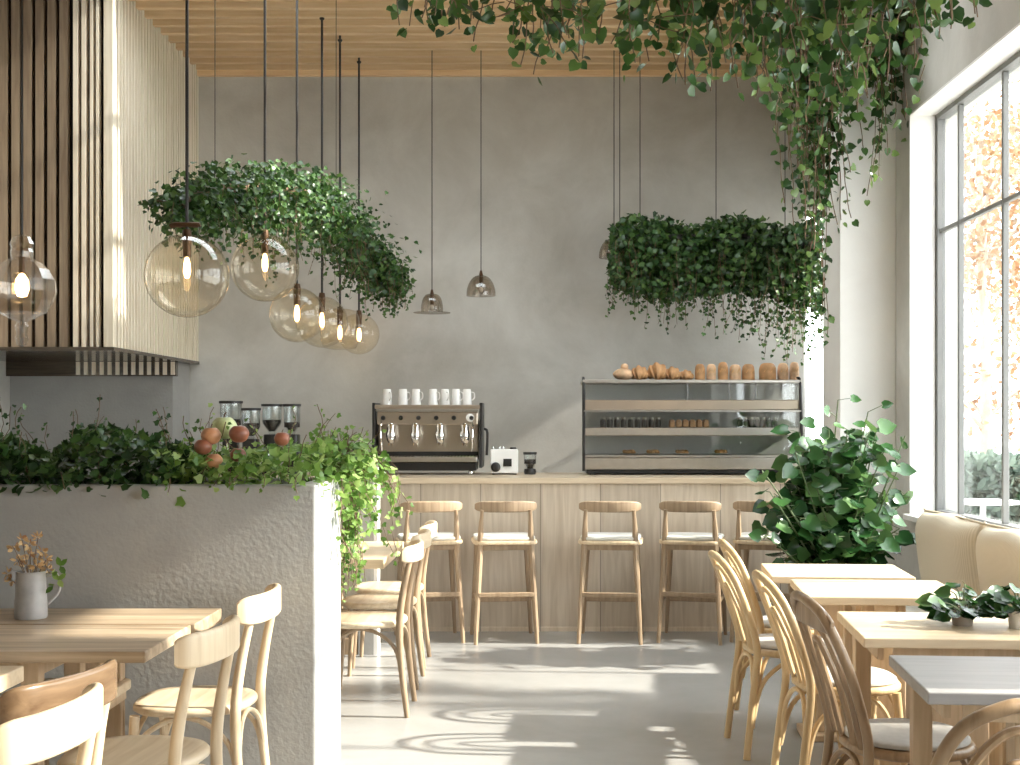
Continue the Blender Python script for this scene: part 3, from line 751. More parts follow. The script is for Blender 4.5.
# small machine and grinder beside
p = at(505, 476, 9.45)
t = thing('milk_frother', 'small white box machine with black dial and screen on the counter', 'appliance', (p.x, 9.45, 1.05))
MB().prism([(-.07, .01), (.1, .01), (.1, .17), (-.055, .185)], 'x', -.105, .095).build('housing', M['whitepaint'], t, bevel=.008)
MB().box(-.01, .05, -.075, -.066, .06, .115).build('screen', M['black'], t)
o = MB().lathe([(.001, 0), (.036, 0), (.034, .02), (.02, .03), (.001, .03)], n=20).build('dial', M['black'], t, smooth=True); o.location = (-.065, -.066, .055); o.rotation_euler.x = PI/2
for k, x in enumerate((-.085, -.035, -.01)):
    MB().lathe([(.009, 0), (.011, .014), (.005, .022)], (x, 0, .18), 10).build('button', M['chrome'], t, smooth=True)
MB().lathe([(.022, 0), (.026, .012), (.02, .02), (.001, .02)], (.06, 0, .178), 14).build('lid_knob', M['black'], t, smooth=True)
MB().box(-.09, .085, -.05, .08, .0, .012).build('foot', M['black'], t)
def grinder(px, top, bot_w, label, hopper_w, beans=.45, dd=9.45):
    p = at(px, 470, dd); zt = CZ-(top-CY)*dd/F-1.05
    t = thing('coffee_grinder', label, 'grinder', (p.x, dd, 1.05), 0, 'coffee grinders on the counter')
    hh = .2 if zt > .3 else zt*.75; zb = zt-hh; r = hopper_w/2
    if zt > .3:
        MB().prism(rrect(.13, .17, .03), 'z', 0, .04).build('base', M['black'], t, bevel=.005)
        MB().prism(rrect(.11, .12, .03), 'z', .04, zb-.02).build('body', M['black'], t, bevel=.008)
        MB().tube([(0, -.06, zb*.7), (0, -.1, zb*.62), (0, -.1, zb*.45)], .014, n=8).build('spout', M['chrome'], t, smooth=True)
    else:
        MB().lathe([(.04, 0), (.045, .02), (.04, zb), (.001, zb)], n=18).build('base', M['black'], t, smooth=True)
    MB().lathe([(.022, zb-.02), (.028, zb), (r*.95, zb+.055), (r, zb+.07), (r, zt-.015), (r*.97, zt-.015), (r*.97, zb+.07), (r*.9, zb+.056), (.02, zb)], n=24).build('hopper', M['jarglass'], t, smooth=True)
    MB().lathe([(.02, zb+.002), (r*.88, zb+.055), (r*.94, zb+.068), (r*.94, zb+beans*hh), (.001, zb+beans*hh+.005)], n=20).build('beans', M['beans'], t, smooth=True)
    MB().lathe([(.001, zt), (r*1.1, zt), (r*1.12, zt-.006), (r*1.1, zt-.018), (.001, zt-.018)], n=24).build('lid', M['black'], t, smooth=True)
grinder(231, 401, 0, 'coffee grinder with a tall nearly empty hopper, leftmost behind the fruit', .155, .12)
grinder(251, 408, 0, 'small coffee grinder with a short funnel of black beans', .13, .45, 9.3)
grinder(272, 404, 0, 'coffee grinder with a wide half-full bean hopper, third in the row', .14, .42)
grinder(292, 404, 0, 'coffee grinder with a slim hopper, rightmost behind the planter', .12, .15)
grinder(530, 452, 0, 'little grinder with black lid beside the white box machine', .09, .3)

# ------------------------------------------------------------------ pastry display case
X0 = .315; X1 = 1.87; W = (X1-X0); YB = 9.32
t = thing('pastry_case', 'wide steel and glass pastry display case on the counter', 'display case', ((X0+X1)/2, YB, 1.05))
w = W/2
MB().box(-w+.02, w-.02, .03, .42, .012, .04).build('base', M['black'], t)
for sx in (-1, 1):
    for yy in (.06, .38): MB().box(sx*(w-.06)-.015, sx*(w-.06)+.015, yy-.015, yy+.015, 0, .011).build('foot', M['black'], t)
MB().prism([(.0, .04), (.43, .04), (.43, .125), (-.005, .125)], 'x', -w, w).build('lower_fascia', M['steel'], t, bevel=.006)
MB().box(-w+.01, w-.01, -.005, .43, .128, .142).build('lower_shelf', M['steel'], t, bevel=.003)
MB().prism([(.004, .283), (.43, .283), (.43, .34), (.0, .34)], 'x', -w, w).build('middle_fascia', M['steel'], t, bevel=.006)
MB().prism([(.03, .465), (.43, .465), (.43, .54), (.024, .54)], 'x', -w, w).build('upper_fascia', M['warmsteel'], t, bevel=.008)
MB().box(-w, w, -.015, .43, .455, .464).build('upper_trim', M['steel'], t)
MB().box(-w-.01, w+.012, .02, .44, .66, .685).build('top_shelf', M['steel'], t, bevel=.005)
MB().box(-w, w, .425, .43, .142, .66).build('back_panel', M['whitepaint'], t)
for z0, z1, y in ((.144, .281, .006), (.342, .453, .012), (.542, .658, .035)):
    MB().box(-w+.012, w-.012, y, y+.005, z0, z1).build('front_glass', M['caseglass'], t)
for sx in (-1, 1):
    x = sx*(w+.001)
    f = MB().tube([(x, .0, .03), (x, -.012, .28), (x, .0, .46), (x, .03, .67), (x, .12, .70)], .011, n=6, smooth=4)
    f.build('side_frame', M['black'], t, smooth=True)
    MB().box(min(x, x-sx*.006), max(x, x-sx*.006), .02, .43, .13, .66).build('side_glass', M['caseglass'], t)
for x in (-.03, .27, .46): MB().box(x-.006, x+.006, .03, .042, .541, .659).build('mullion', M['frame'], t)
# contents: row of lidded jars and small cakes, plated pastries
GJ = 'small dark jars in the middle row of the pastry case'
def jar(x, label, h=.075, mat='beans'):
    q = thing('jar', label, 'jar', (x, YB+.1, 1.05+.3405), 0, GJ)
    MB().lathe([(.001, 0), (.02, 0), (.021, .006), (.021, h*.7), (.016, h*.8), (.001, h*.8)], n=14).build('jar_body', M[mat], q, smooth=True)
    MB().lathe([(.001, h), (.017, h), (.019, h-.004), (.019, h*.8), (.001, h*.8)], n=14).build('lid', M['steel'], q, smooth=True)
for k in range(9): jar(at(603+k*6.9, 0, YB+.1).x, 'small dark jar with silver lid in the left half of the case middle row')
for k in range(7): jar(at(740+k*5.8, 0, YB+.1).x, 'small dark jar with silver lid in the right half of the case middle row')
GK = 'brown cake slices in the middle row of the pastry case'
for k in range(6):
    o = MB().prism([(-.02, 0), (.022, 0), (.02, .05), (.0, .062), (-.02, .05)], 'y', -.04, .04).build('cake_slice', M['bread'], None, bevel=.008)
    o.location = (at(672+k*6.8, 0, YB+.1).x, YB+.12, 1.05+.341)
    tag(o, 'brown cake slice in the middle row between the two groups of jars', 'cake', GK)
GP = 'plated golden pastries on the bottom shelf of the case'
for px, lab in ((629, 'heap of golden pastries on the left of the bottom case shelf'), (653, 'flat golden pastries second from left on the bottom case shelf'),
                (682, 'golden pastries third from left on the bottom case shelf'), (721, 'golden pastries at the right on the bottom case shelf')):
    q = thing('pastry_plate', lab, 'pastry', (at(px, 0, YB+.15).x, YB+.15, 1.05+.1425), 0, GP)
    MB().lathe([(.001, 0), (.05, 0), (.065, .008), (.062, .01), (.048, .004), (.001, .004)], n=20).build('plate', M['white'], q, smooth=True)
    for k in range(6):
        a = k*PI/3+.3; b = MB().ball((.032*math.cos(a), .03*math.sin(a), .018+.006*(k % 2)), .02, .7, 10, 6, wob=.15); b.build('pastry', M['pastry'], q, smooth=True)
# breads on top
GBR = 'breads standing on top of the pastry case'
def loaf(px0, px1, pytop, label, kind='upright'):
    d = YB+.2; x0 = at(px0, 0, d).x; x1 = at(px1, 0, d).x; zt = CZ-(pytop-CY)*d/F; zb = 1.05+.6855; h = zt-zb; w2 = (x1-x0)/2
    if kind == 'upright':
        q = thing('bread_loaf', label, 'bread', ((x0+x1)/2, d, zb), random.uniform(-8, 8), GBR)
        pr = [(.001, 0), (.92, 0), (1.0, .12), (1.02, .45), (.93, .78), (.68, .95), (.3, 1), (.001, 1)]
        pts = catmull([(a, 0, z) for a, z in pr], 3)
        MB().lathe([(max(.001, p.x)*w2, max(0, p.z)*h) for p in pts], n=18, sy=1.1).build('loaf', M['bread2'] if random.random() < .6 else M['bread'], q, smooth=True)
        s = MB()
        for k in (-.35, .1, .5): s.tube([(w2*(k-.28), -w2*1.06, h*.45), (w2*k, -w2*1.04, h*.6), (w2*(k+.2), -w2*.92, h*.74)], .0025, n=5)
        s.build('score_marks', M['pastry'], q)
    elif kind == 'croissant':
        q = thing('croissant', label, 'bread', ((x0+x1)/2, d, zb), random.uniform(-10, 10), GBR)
        b = MB(); pts = [(-w2, 0, h*.25), (-w2*.5, -.01, h*.42), (0, -.02, h*.5), (w2*.5, -.01, h*.42), (w2, 0, h*.25)]
        b.tube(pts, lambda u: h*.5*(.35+.65*math.sin(PI*u))*(1+.13*math.sin(u*30)), n=12, smooth=7); b.build('crumb', M['bread'], q, smooth=True)
    else:
        q = thing('round_bun', label, 'bread', ((x0+x1)/2, d, zb), 0, GBR)
        MB().ball((0, 0, h*.33), w2, h*.33/w2, 16, 10, wob=.05).build('crumb', M['bread2'], q, smooth=True)
        MB().ball((w2*.1, 0, h*.74), w2*.38, .85, 14, 8).build('top_knob', M['bread2'], q, smooth=True)
loaf(613, 634, 362, 'brioche bun with a small ball on top, left end of the case', 'bun')
loaf(631, 648, 366, 'brown croissant next to the brioche bun', 'croissant')
loaf(647, 667, 363, 'large croissant in the middle of the left bread group', 'croissant')
loaf(665, 680, 367, 'pale croissant right of the large croissant', 'croissant')
loaf(679, 693, 370, 'flattest dark-based croissant before the upright loaves', 'croissant')
for (a, b_, tt), lab in zip([(695, 705, 364), (706.5, 716, 364), (718, 728, 362), (729.5, 741, 364.5), (742, 754.5, 364), (759, 776, 363), (777.5, 788.5, 363), (789.5, 799, 362)],
        ['first', 'second', 'third', 'fourth', 'fifth', 'widest, sixth', 'second from the right', 'rightmost']):
    loaf(a, b_, tt, 'upright rounded loaf on the case, %s in the row%s' % (lab, ' from the croissants' if lab in ('first','second','third','fourth','fifth') else ''))

# ------------------------------------------------------------------ pendant globes
GG = 'amber glass globe pendants in a receding row'
def globe(px, pyc, d, r, label, crossbar=False, vase=False, rodpx=None):
    c = at(px, pyc, d)
    t = thing('globe_pendant', label, 'pendant lamp', (c.x, c.y, c.z), 0, GG)
    top = r*.97
    MB().tube([(0, 0, top+.0), (0, 0, H+.12-c.z)], .0085, n=8).build('rod', M['black'], t)
    MB().lathe([(.001, H-c.z+.001), (.018, H-c.z+.001), (.018, H-c.z-.008), (.012, H-c.z-.015), (.001, H-c.z-.015)][::-1], n=18).build('ceiling_cap', M['black'], t, smooth=True)
    if vase:
        pr = [(.35, -1), (.8, -.92), (.98, -.5), (1.0, .1), (.97, .6), (.85, .95), (.5, 1.05), (.12, 1.08)]
    else:
        pr = [(math.cos(a), math.sin(a)) for a in np.linspace(-PI/2+.03, PI/2-.14, 22)]
    MB().lathe([(a*r, z*r) for a, z in pr], n=40).build('glass_globe', M['amber'], t, smooth=True, angle=80)
    MB().lathe([(.001, top+.03), (.02, top+.03), (.026, top-.01), (.022, top-.05), (.022, top-.11), (.001, top-.11)][::-1], n=16).build('socket', M['bronze'], t, smooth=True)
    zb = top-.11
    MB().lathe([(.001, zb-.11), (.012, zb-.105), (.019, zb-.075), (.017, zb-.035), (.010, zb-.005), (.001, zb)], n=16).build('bulb', M['bulb'], t, smooth=True)
    if crossbar:
        MB().tube([(-.085, 0, top+.045), (-.06, 0, top+.055), (.05, 0, top+.055), (.06, 0, top+.05)], .014, n=8, smooth=3).build('cross_bar', M['bronze'], t, smooth=True)
    return t
globe(187, 276, 6.65, .213, 'largest and nearest amber glass globe pendant with a bronze crossbar', True)
globe(265, 268, 7.8, .203, 'second largest amber globe pendant, under the left of the hanging ivy')
globe(297, 315, 8.6, .182, 'third amber globe pendant hanging lower than the second')
globe(322, 322, 9.36, .185, 'fourth globe pendant, half hidden behind the third one')
globe(340, 330, 9.9, .150, 'brown-topped squarish glass pendant near the end of the row', vase=True)
globe(359, 334, 10.5, .165, 'faint farthest globe pendant beside the back wall')
# pressed glass lantern at the left edge
c = at(22, 287, 5.6)
t = thing('glass_lantern', 'faceted clear glass pendant cropped by the left frame edge', 'pendant lamp', tuple(c))
pr = [(.02, -.15), (.055, -.135), (.10, -.11), (.13, -.06), (.145, -.02), (.14, .03), (.115, .075), (.08, .105), (.045, .125), (.05, .15), (.042, .165), (.052, .185), (.035, .215), (.012, .225)]
MB().lathe(pr, n=11).build('faceted_body', M['facet'], t)
MB().lathe([(.02, -.152), (.03, -.17), (.022, -.2), (.028, -.22), (.022, -.25), (.001, -.255)][::-1], n=9).build('glass_drop', M['facet'], t)
MB().tube([(0, 0, .225), (0, 0, H-c.z+.1)], .0025, n=6).build('cord', M['black'], t)
MB().lathe([(.001, -.045), (.02, -.04), (.03, -.01), (.027, .03), (.012, .055), (.001, .06)], n=14).build('bulb', M['bulb'], t, smooth=True)
MB().lathe([(.001, .06), (.014, .06), (.014, .13), (.001, .13)], n=12).build('socket', M['bronze'], t, smooth=True)
# small dome pendants
def dome(px, pyt, pyb, wpx, d, label, brim=False):
    c = at(px, pyb, d); h = (pyb-pyt)*d/F; r = wpx*d/F/2
    t = thing('dome_pendant', label, 'pendant lamp', tuple(c), 0, 'small dome pendants before the back wall')
    if brim: pr = [(r, 0), (r*.98, .004), (r*.62, .006), (r*.6, h*.3), (r*.5, h*.75), (r*.3, h*.97), (.01, h)]
    else: pr = [(r, 0), (r*.98, h*.3), (r*.8, h*.65), (r*.5, h*.9), (.01, h)]
    pts = catmull([(a, 0, z) for a, z in pr], 3)
    MB().lathe([(p.x, p.z) for p in pts], n=24).build('glass_shade', glassmat('smoked_shade', (.66, .61, .55), .12, .12, .45), t, smooth=True)
    MB().lathe([(.001, h*.45), (.014, h*.45), (.016, h), (.008, h+.035), (.001, h+.035)], n=12).build('socket', M['bronze'], t, smooth=True)
    MB().tube([(0, 0, h+.03), (0, 0, H+.1-c.z)], .0035, n=6).build('cord', M['black'], t)
    MB().ball((0, 0, h*.3), .018, 1.2, 12, 8).build('bulb', M['white'], t, smooth=True)
dome(432, 294, 313, 37, 10.3, 'small clear brimmed dome pendant above the espresso machine', True)
dome(481, 275, 296, 29, 10.3, 'small frosted bell pendant right of the brimmed one')
dome(614, 238, 258, 30, 10.3, 'dome pendant half hidden at the left tip of the ivy trough')
dome(640, 262, 281, 24, 10.35, 'dome pendant peeping out below the ivy trough')

# ------------------------------------------------------------------ hanging greenery, left
t = thing('hanging_ivy', 'long hanging ivy garland above the row of globe pendants', 'plant', (-1.55, 8.3, 2.7))
off = Vector(t.location); L = Leaves(IVY); st = MB()
arc = catmull([at(178, 205, 6.9), at(215, 190, 7.3), at(262, 188, 7.9), at(308, 195, 8.5), at(345, 222, 9.1), at(380, 262, 9.6), at(394, 275, 9.8)], 8)
MB().tube([p-off for p in arc], .03, n=8).build('wooden_pole', M['bark'], t, smooth=True)
for q in (8, 30): MB().tube([arc[q]-off, Vector((arc[q].x, arc[q].y, H+.1))-off], .0025, n=5).build('cable', M['black'], t)
na = len(arc)
for i in range(7600):
    u = random.random(); k = int(u*(na-1)); p = arc[k].lerp(arc[min(k+1, na-1)], random.random())
    R = .19*(.45+.8*math.sin(PI*min(1, max(0, u*.9+.08))))
    v = Vector((random.gauss(0, .5), random.gauss(0, .6), random.gauss(0, .5)))
    q = p+v*R; 
    if q.z > p.z+R*.75: q.z = p.z+R*random.uniform(.1, .75)
    q.z -= .03
    L.rand(q-off, .034, tuple(v.normalized()), .5)
for i in range(190):
    u = random.random()**.8; p = arc[int(u*(na-1))]+Vector((random.gauss(0, .07), random.gauss(0, .12), random.uniform(-.1, .02)))
    ln = random.uniform(.08, .28)+.30*max(0, math.sin(PI*u))*random.random()**1.3
    strand(L, st, p-off, ln, .042, .035, .22, (.05, 0, 0), r=.0016)
for i in range(14):
    p = arc[random.randint(0, 3)]+Vector((random.uniform(-.1, .05), 0, .02))
    strand(L, st, p-off, random.uniform(.1, .2), .04, .035, .22, (-.5, 0, 0), r=.0016, down=.3, start_dir=(-1, 0, .1))
L.build('foliage', M['ivy'], t); tag(st.build('trailing_stems', M['bark'], t), kind='stuff')

# ------------------------------------------------------------------ hanging trough, right
t = thing('hanging_ivy_trough', 'rectangular ivy trough hanging on thin cables above the pastry case', 'plant', (1.32, 9.95, 2.75))
off = Vector(t.location); L = Leaves(IVY); st = MB()
tr = MB().box(-.72, .8, -.11, .11, -.08, .1); tr.build('trough', M['black'], t, bevel=.004)
for px in (612, 640, 716, 785):
    x = at(px, 0, 9.95).x-off.x
    MB().tube([(max(x, -.71), 0, .1), (max(x, -.71), 0, H+.1-off.z)], .0035, n=5).build('cable', M['black'], t)
for i in range(6800):
    x = random.uniform(-.78, .84); y = random.gauss(0, .14)
    u = (x+.78)/1.6; lo = -.16-.05*math.sin(7*u)-.16*u
    z = random.uniform(lo, .21+.04*math.sin(9*x)) if random.random() < .85 else random.uniform(lo-.12, lo)
    if abs(y) < .1 and -.1 < z < .08: y = random.choice((-1, 1))*random.uniform(.115, .2)
    L.rand((x, y, z), .043, (0, y*5, z), .6)
for i in range(270):
    x = random.uniform(-.78, .85); u = (x+.78)/1.6
    ln = random.uniform(.14, .32)+random.random()**1.3*(.16+.55*u)
    strand(L, st, (x, random.gauss(-.04, .13), random.uniform(-.1, .05)), ln, .046, .042, .2, r=.0016)
L.build('foliage', M['ivy'], t); tag(st.build('trailing_stems', M['bark'], t), kind='stuff')

# ------------------------------------------------------------------ column vine at the pier
t = thing('pier_vine', 'heart-leaved vine cascading down in front of the white pier', 'plant', (1.95, 8.35, 4.2))
off = Vector(t.location); L = Leaves(HEART); st = MB()
MB().box(-.62, .44, -.1, .1, -.06, .13).build('ceiling_planter', M['black'], t, bevel=.004)
def vrt(px, py, d): return at(px, py, d)-off
for i in range(112):
    px = random.uniform(765, 905); s0 = vrt(px, -20+random.uniform(-30, 20), random.uniform(8.1, 8.6))
    ln = random.uniform(.35, 1.0)
    strand(L, st, s0, ln, .078, .062, .2, r=.003)
for i in range(34):
    px = random.uniform(795, 838); s0 = vrt(px, random.uniform(0, 60), random.uniform(8.35, 8.68))
    strand(L, st, s0, random.uniform(.9, 1.45), .07, .058, .13, (.03, 0, 0), r=.003)
for i in range(3):
    s0 = vrt(random.uniform(820, 832), 100, 8.6)
    strand(L, st, s0, random.uniform(1.2, 1.65), .06, .065, .08, r=.0025)
for i in range(7):
    s0 = vrt(random.uniform(868, 890), random.uniform(0, 40), random.uniform(8.3, 8.6))
    strand(L, st, s0, random.uniform(.8, 1.2), .075, .065, .12, r=.0025)
L.build('foliage', M['vine'], t); tag(st.build('trailing_stems', M['bark'], t), kind='stuff')

# ------------------------------------------------------------------ overhead vine near the camera
t = thing('overhead_vine', 'large-leaved vine hanging in loose strands across the top of the view', 'plant', (.7, 5.1, 3.3))
off = Vector(t.location); L = Leaves(HEART); st = MB()
br = [at(360, -40, 5.2), at(450, -34, 5.1), at(560, -30, 5.0), at(680, -26, 5.0), at(790, -30, 5.15), at(900, -38, 5.4), at(985, -60, 5.6)]
MB().tube([p-off for p in br], lambda u: .016, n=8, smooth=6).build('branch', M['bark'], t, smooth=True)
bb = catmull(br, 8)
for k in (4, 24, 44): MB().tube([bb[k]-off, Vector((bb[k].x, bb[k].y, H+.1))-off], .003, n=5).build('cable', M['black'], t)
lx = [380, 440, 520, 560, 620, 680, 730, 790, 850, 930, 985]; ly = [40, 30, 45, 88, 66, 80, 72, 90, 110, 55, 10]
cnt = [1, 1.2, 2.2, 3.0, 2.6, 2.6, 3, 4, 4, 1.6, .6]
for i in range(112):
    while True:
        px = random.uniform(385, 975)
        if random.random()*4 < interp(px, lx, cnt): break
    d = random.uniform(4.7, 5.4); yl = interp(px, lx, ly)*random.uniform(.35, 1.15)
    s0 = at(px, -32, d); ln = (yl+32)*d/F
    strand(L, st, s0-off, ln*1.1, .064, .05, .3, r=.0026)
for px, py in ((393, 22), (418, 22), (460, 12)):
    s0 = at(px, -32, 5.0); strand(L, st, s0-off, (py+36)*5/F, .055, .055, .06, r=.002)
for i in range(34):                    # side shoots sweeping up and out
    px = random.uniform(500, 900); s0 = at(px, random.uniform(-20, 20), random.uniform(4.8, 5.3))
    strand(L, st, s0-off, random.uniform(.12, .3), .06, .05, .4, (random.uniform(-.6, .6), 0, 0), r=.0024, down=.15, start_dir=(random.choice((-1, 1)), 0, -.3))
for (px, py, l2) in ((893, 40, .28), (915, 55, .22), (925, 95, .16), (985, -10, .1), (905, 120, .12)):
    s0 = at(px, py-30, 5.5); strand(L, st, s0-off, l2, .055, .06, .25, r=.002)
L.build('foliage', M['vine'], t); tag(st.build('trailing_stems', M['bark'], t), kind='stuff')

# ------------------------------------------------------------------ broad-leaved floor plant
t = thing('potted_fig', 'big broad-leaved plant in a clay pot between counter and bench', 'plant', (1.78, 7.85, 0))
MB().lathe([(.001, 0), (.16, 0), (.17, .02), (.21, .36), (.22, .38), (.2, .38), (.19, .34), (.001, .33)], n=28).build('pot', M['terracotta'], t, smooth=True)
MB().lathe([(.001, .345), (.19, .342), (.19, .335)][::-1], n=24).build('soil', M['soil'], t)
L = Leaves(HEART); st = MB()
def big_stem(tip, bend, nl, size):
    base = Vector((random.uniform(-.08, .08), random.uniform(-.08, .08), .33)); tip = Vector(tip)
    mid = base.lerp(tip, .5)+Vector(bend); pts = catmull([base, mid, tip], 8)
    st.tube(pts, lambda u: .008*(1-.6*u), n=6)
    for k in range(nl):
        u = .35+.65*k/max(1, nl-1); p = pts[min(len(pts)-1, int(u*(len(pts)-1)))]
        a = random.uniform(0, 2*PI); sd = Vector((math.cos(a), math.sin(a)*.9, random.uniform(-.35, .5))).normalized()
        q = p+sd*random.uniform(.03, .10); st.tube([p, q], .0025, n=4)
        L.add(q, sd+Vector((0, 0, -.35)), Vector((random.gauss(0, .4), random.gauss(-.95, .4), random.gauss(.55, .3))), size*random.uniform(.7, 1.2))
for i in range(120):
    a = random.uniform(0, 2*PI); rr = random.uniform(.05, .44); z = random.uniform(.60, 1.40)
    rr *= 1.0 if z < 1.12 else .62
    big_stem((rr*math.cos(a)*1.05, rr*math.sin(a)*.8, z), (0, 0, .08), 8, .105)
off = Vector(t.location)
for px, py, d, s_ in ((868, 412, 7.7, .11), (838, 400, 7.8, .09), (852, 428, 7.8, .10), (905, 436, 7.7, .11), (795, 452, 7.6, .11), (762, 470, 7.5, .11), (770, 492, 7.5, .12), (885, 448, 7.7, .12), (812, 450, 7.7, .11), (900, 465, 7.6, .11), (765, 535, 7.5, .12)):
    tp = at(px, py, d)-off; big_stem(tp, (0, 0, .03), 7, s_*.85)
L.build('foliage', M['ficus'], t); tag(st.build('branches', M['stemg'], t), kind='stuff')

# ------------------------------------------------------------------ small plants on the window table
def small_plant(x, y, z, label, R, n, size, potmat, pot_r=.045, pot_h=.07):
    t = thing('potted_plant', label, 'plant', (x, y, z), 0, 'small potted plants on the window table')
    MB().lathe([(.001, 0), (pot_r*.8, 0), (pot_r, pot_h), (pot_r*.9, pot_h), (pot_r*.85, pot_h*.85), (.001, pot_h*.82)], n=22).build('pot', potmat, t, smooth=True)
    L = Leaves(HEART); st = MB()
    for i in range(n):
        a = random.uniform(0, 2*PI); rr = R*random.uniform(.3, 1); zz = pot_h+random.uniform(-.02, .10)*(1.25-rr/R)
        tip = Vector((rr*math.cos(a), rr*math.sin(a)*.8, zz)); st.tube(catmull([(0, 0, pot_h*.8), (tip.x*.55, tip.y*.55, zz*.9), tip], 4), .0018, n=4)
        L.add(tip, (math.cos(a), math.sin(a), random.uniform(-.5, .4)), (random.gauss(0, .3), -.7, .8), size*random.uniform(.7, 1.15))
    L.build('foliage', M['ficus'], t); tag(st.build('stems', M['stemg'], t), kind='stuff')
small_plant(1.43, 4.40, .7505, 'dark green potted plant standing near the middle of the window table', .10, 60, .06, M['terracotta'], .04, .05)
small_plant(1.60, 4.34, .7505, 'dark green plant in a pale pot at the right frame edge', .10, 56, .06, M['white'], .04, .06)
# ------------------------------------------------------------------ enamel jug with dried flowers
c = at(31, 620, 4.56)
t = thing('enamel_jug', 'worn grey-white enamel jug on the table before the planter', 'jug', (c.x, 4.56, .7505), 20)
k = .165
MB().lathe([(.001, 0), (.053, 0), (.056, .006), (.054, .05), (.05, .13), (.048, k-.01), (.053, k), (.050, k), (.045, k-.01), (.047, .02), (.001, .012)], n=28).build('jug_body', M['enamel'], t, smooth=True)
MB().tube([(.048, 0, k-.02), (.085, 0, k-.015), (.092, 0, .09), (.053, 0, .045)], .005, n=8, smooth=5).build('handle', M['enamel'], t, smooth=True)
MB().prism([(-.02, k-.03), (.02, k-.03), (.012, k+.006), (-.012, k+.006)], 'x', -.062, -.047).build('spout', M['enamel'], t, bevel=.004)
t2 = thing('dried_flowers', 'bunch of dried yellow-brown flowers standing in the enamel jug', 'flowers', (c.x, 4.56, .7505+.02))
L = Leaves(OVAL); st = MB()
for px, py in ((14, 548), (22, 540), (30, 556), (38, 538), (42, 552), (8, 574), (26, 566), (36, 566), (46, 560), (18, 560), (48, 570), (12, 580), (30, 545)):
    tip = at(px, py, 4.56+random.uniform(-.04, .04))-Vector(t2.location)
    st.tube(catmull([(random.uniform(-.015, .015), random.uniform(-.015, .015), .0), (tip.x*.35, tip.y*.4, tip.z*.6), tip], 4), .0015, n=4)
    for q in range(16):
        v = Vector((random.gauss(0, 1), random.gauss(0, 1), random.gauss(.2, 1))).normalized()
        L.add(tip+v*.006, v, v.orthogonal(), .024*random.uniform(.6, 1.1))
L.build('blossoms', M['dry'], t2); tag(st.build('stems', M['bark'], t2), kind='stuff')
L = Leaves(OVAL)
for px, py in ((54, 572), (58, 580), (60, 566), (53, 586)):
    tip = at(px, py, 4.55)-Vector(t2.location)
    for q in range(3): L.add(tip, (random.gauss(.3, .5), random.gauss(0, .5), random.gauss(0, .5)), (0, -1, .5), .035)
L.build('green_leaves', M['ivylight'], t2)

# ------------------------------------------------------------------ outdoors
g = MB().box(XO, 60, -25, 60, -.2, -.125).box(-30, 60, DW+.3, 60, -.2, -.126)
o = struct(g.build('pavement', M['pave']))
GTR = 'autumn trees outside the window'
def tree(x, y, h, cr, nleaf, label, lsize=.13, crz=.42, branches=14, zc=None, name='autumn_tree', group=GTR):
    t = thing(name, label, 'tree', (x, y, -.12), 0, group)
    MB().tube([(0, 0, 0), (.05, .03, h*.3), (-.04, .02, h*.6), (0, 0, h*.92)], lambda u: .09*(1-.8*u)*h/6, n=10, smooth=5).build('trunk', M['trunk'], t, smooth=True)
    b = MB(); L = Leaves(OVAL); zc = zc or h*.62; tips = []
    for k in range(branches):
        a = 2*PI*k*.618; z0 = h*random.uniform(.2, .75); e = Vector((math.cos(a)*cr*random.uniform(.5, 1), math.sin(a)*cr*random.uniform(.5, 1), z0+random.uniform(.1, .3)*h))
        m_ = Vector((e.x*.45, e.y*.45, z0+(e.z-z0)*.6))
        pts = catmull([(0, 0, z0), m_, e], 5); b.tube(pts, lambda u: .03*(1-.8*u)*h/6, n=6)
        tips += pts[3:]
        for w_ in range(4):
            s_ = pts[random.randint(4, len(pts)-1)]; e2 = s_+Vector((random.gauss(0, .3), random.gauss(0, .3), random.gauss(-.05, .3)))*cr*.5
            b.tube([s_, s_.lerp(e2, .5)+Vector((0, 0, .05)), e2], .008*h/6, n=4); tips += [s_.lerp(e2, .5), e2]
    for i in range(nleaf):
        p = random.choice(tips)+Vector((random.gauss(0, .13), random.gauss(0, .13), random.gauss(0, .13)))*cr
        L.rand(p, lsize, (0, 0, 0), .3)
    b.build('branches', M['trunk'], t, smooth=True); L.build('foliage', M['autumn'], t)
tree(6.0, 17.6, 6.8, 1.9, 3600, 'pale autumn tree seen through the first window panes', .11)
tree(8.4, 21.5, 8.0, 2.4, 3600, 'larger autumn tree further off through the right window panes', .13)
tree(7.2, 6.35, 6.8, .5, 900, 'unseen autumn tree on the pavement, placed to shade a band of floor', .15)  # out of view, crown set to throw the dark band across the floor
tree(7.4, 8.5, 6.2, .9, 520, 'slender unseen autumn tree on the pavement, placed to dapple the far floor', .14)  # also out of view, put in for dapples on the far floor
tree(7.6, 3.5, 7.4, .9, 480, 'unseen autumn tree on the pavement, placed to shade the left tables', .14)  # out of view too, made tall to shade the left tables
t = thing('garden_hedge', 'low grey-green hedge outside the window', 'hedge', (7.5, 15.2, -.12)); L = Leaves(OVAL); st = MB()
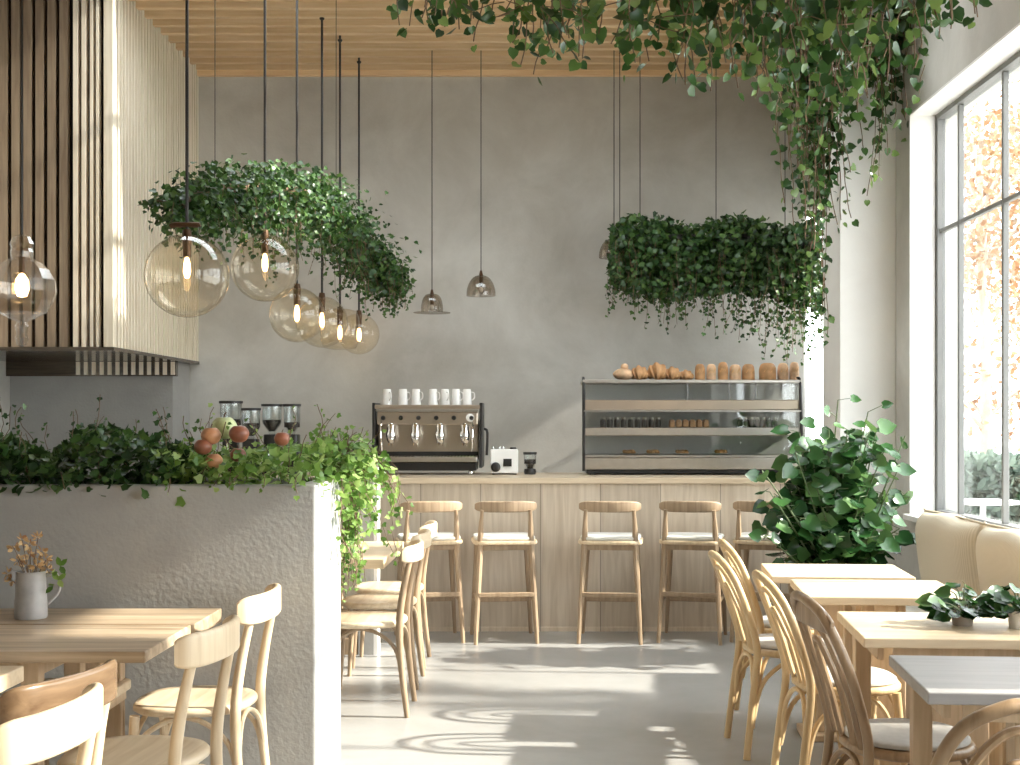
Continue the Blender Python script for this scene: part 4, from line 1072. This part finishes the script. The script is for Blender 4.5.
for i in range(15000):
    x = random.uniform(-4, 1.5); z = random.uniform(0, 1.15)**.8; y = random.uniform(-.4, .4)
    L.rand((x, y, z), .14, (0, y, z-.4), .0)
L.build('foliage', M['hedge'], t)
for k in range(11): st.tube([(-3.9+k*.5, 0, 0), (-3.9+k*.5+.1, .05, .9)], .02, n=5)
tag(st.build('stems', M['bark'], t), kind='stuff')
t = thing('outdoor_table', 'round white table outside on the pavement', 'table', (3.85, 11.3, -.12))
MB().lathe([(.001, .84), (.30, .84), (.31, .85), (.30, .865), (.001, .865)], n=32).build('tabletop', M['whitepaint'], t, smooth=True)
MB().tube([(0, 0, .02), (0, 0, .84)], .025, n=10).build('pole', M['whitepaint'], t, smooth=True)
MB().lathe([(.2, 0), (.2, .015), (.04, .03), (.001, .03)], n=24).build('foot', M['whitepaint'], t, smooth=True)

# ------------------------------------------------------------------ light and camera
sc = bpy.context.scene
wd = bpy.data.worlds.new('sky'); sc.world = wd; wd.use_nodes = True
bg = wd.node_tree.nodes['Background']; bg.inputs[0].default_value = (.93, .97, 1.0, 1); bg.inputs[1].default_value = 5.5
sd = bpy.data.lights.new('sun', 'SUN'); sd.energy = 11; sd.angle = math.radians(1.2); sd.color = (1, .93, .82)
so = bpy.data.objects.new('sun', sd); COL.objects.link(so)
so.rotation_euler = Vector((-1, .07, -.62)).to_track_quat('-Z', 'Y').to_euler(); so.location = (10, 3, 6)
cam = bpy.data.cameras.new('camera'); co = bpy.data.objects.new('camera', cam); COL.objects.link(co)
co.location = (0, 0, CZ); co.rotation_euler = (PI/2, 0, 0)
cam.sensor_width = 36; cam.lens = F/1020*36; cam.shift_x = -30/1020; cam.shift_y = 37.5/1020; cam.clip_end = 200
sc.camera = co
sc.view_settings.view_transform = 'Standard'; sc.view_settings.look = 'None'
sc.view_settings.exposure = 0.55; sc.view_settings.gamma = 1.0; sc.view_settings.use_curve_mapping = False
try:
    sc.cycles.use_denoising = True; sc.cycles.max_bounces = 10; sc.cycles.transparent_max_bounces = 24
    sc.cycles.diffuse_bounces = 5; sc.cycles.sample_clamp_indirect = 6; sc.cycles.caustics_reflective = False
except Exception: pass
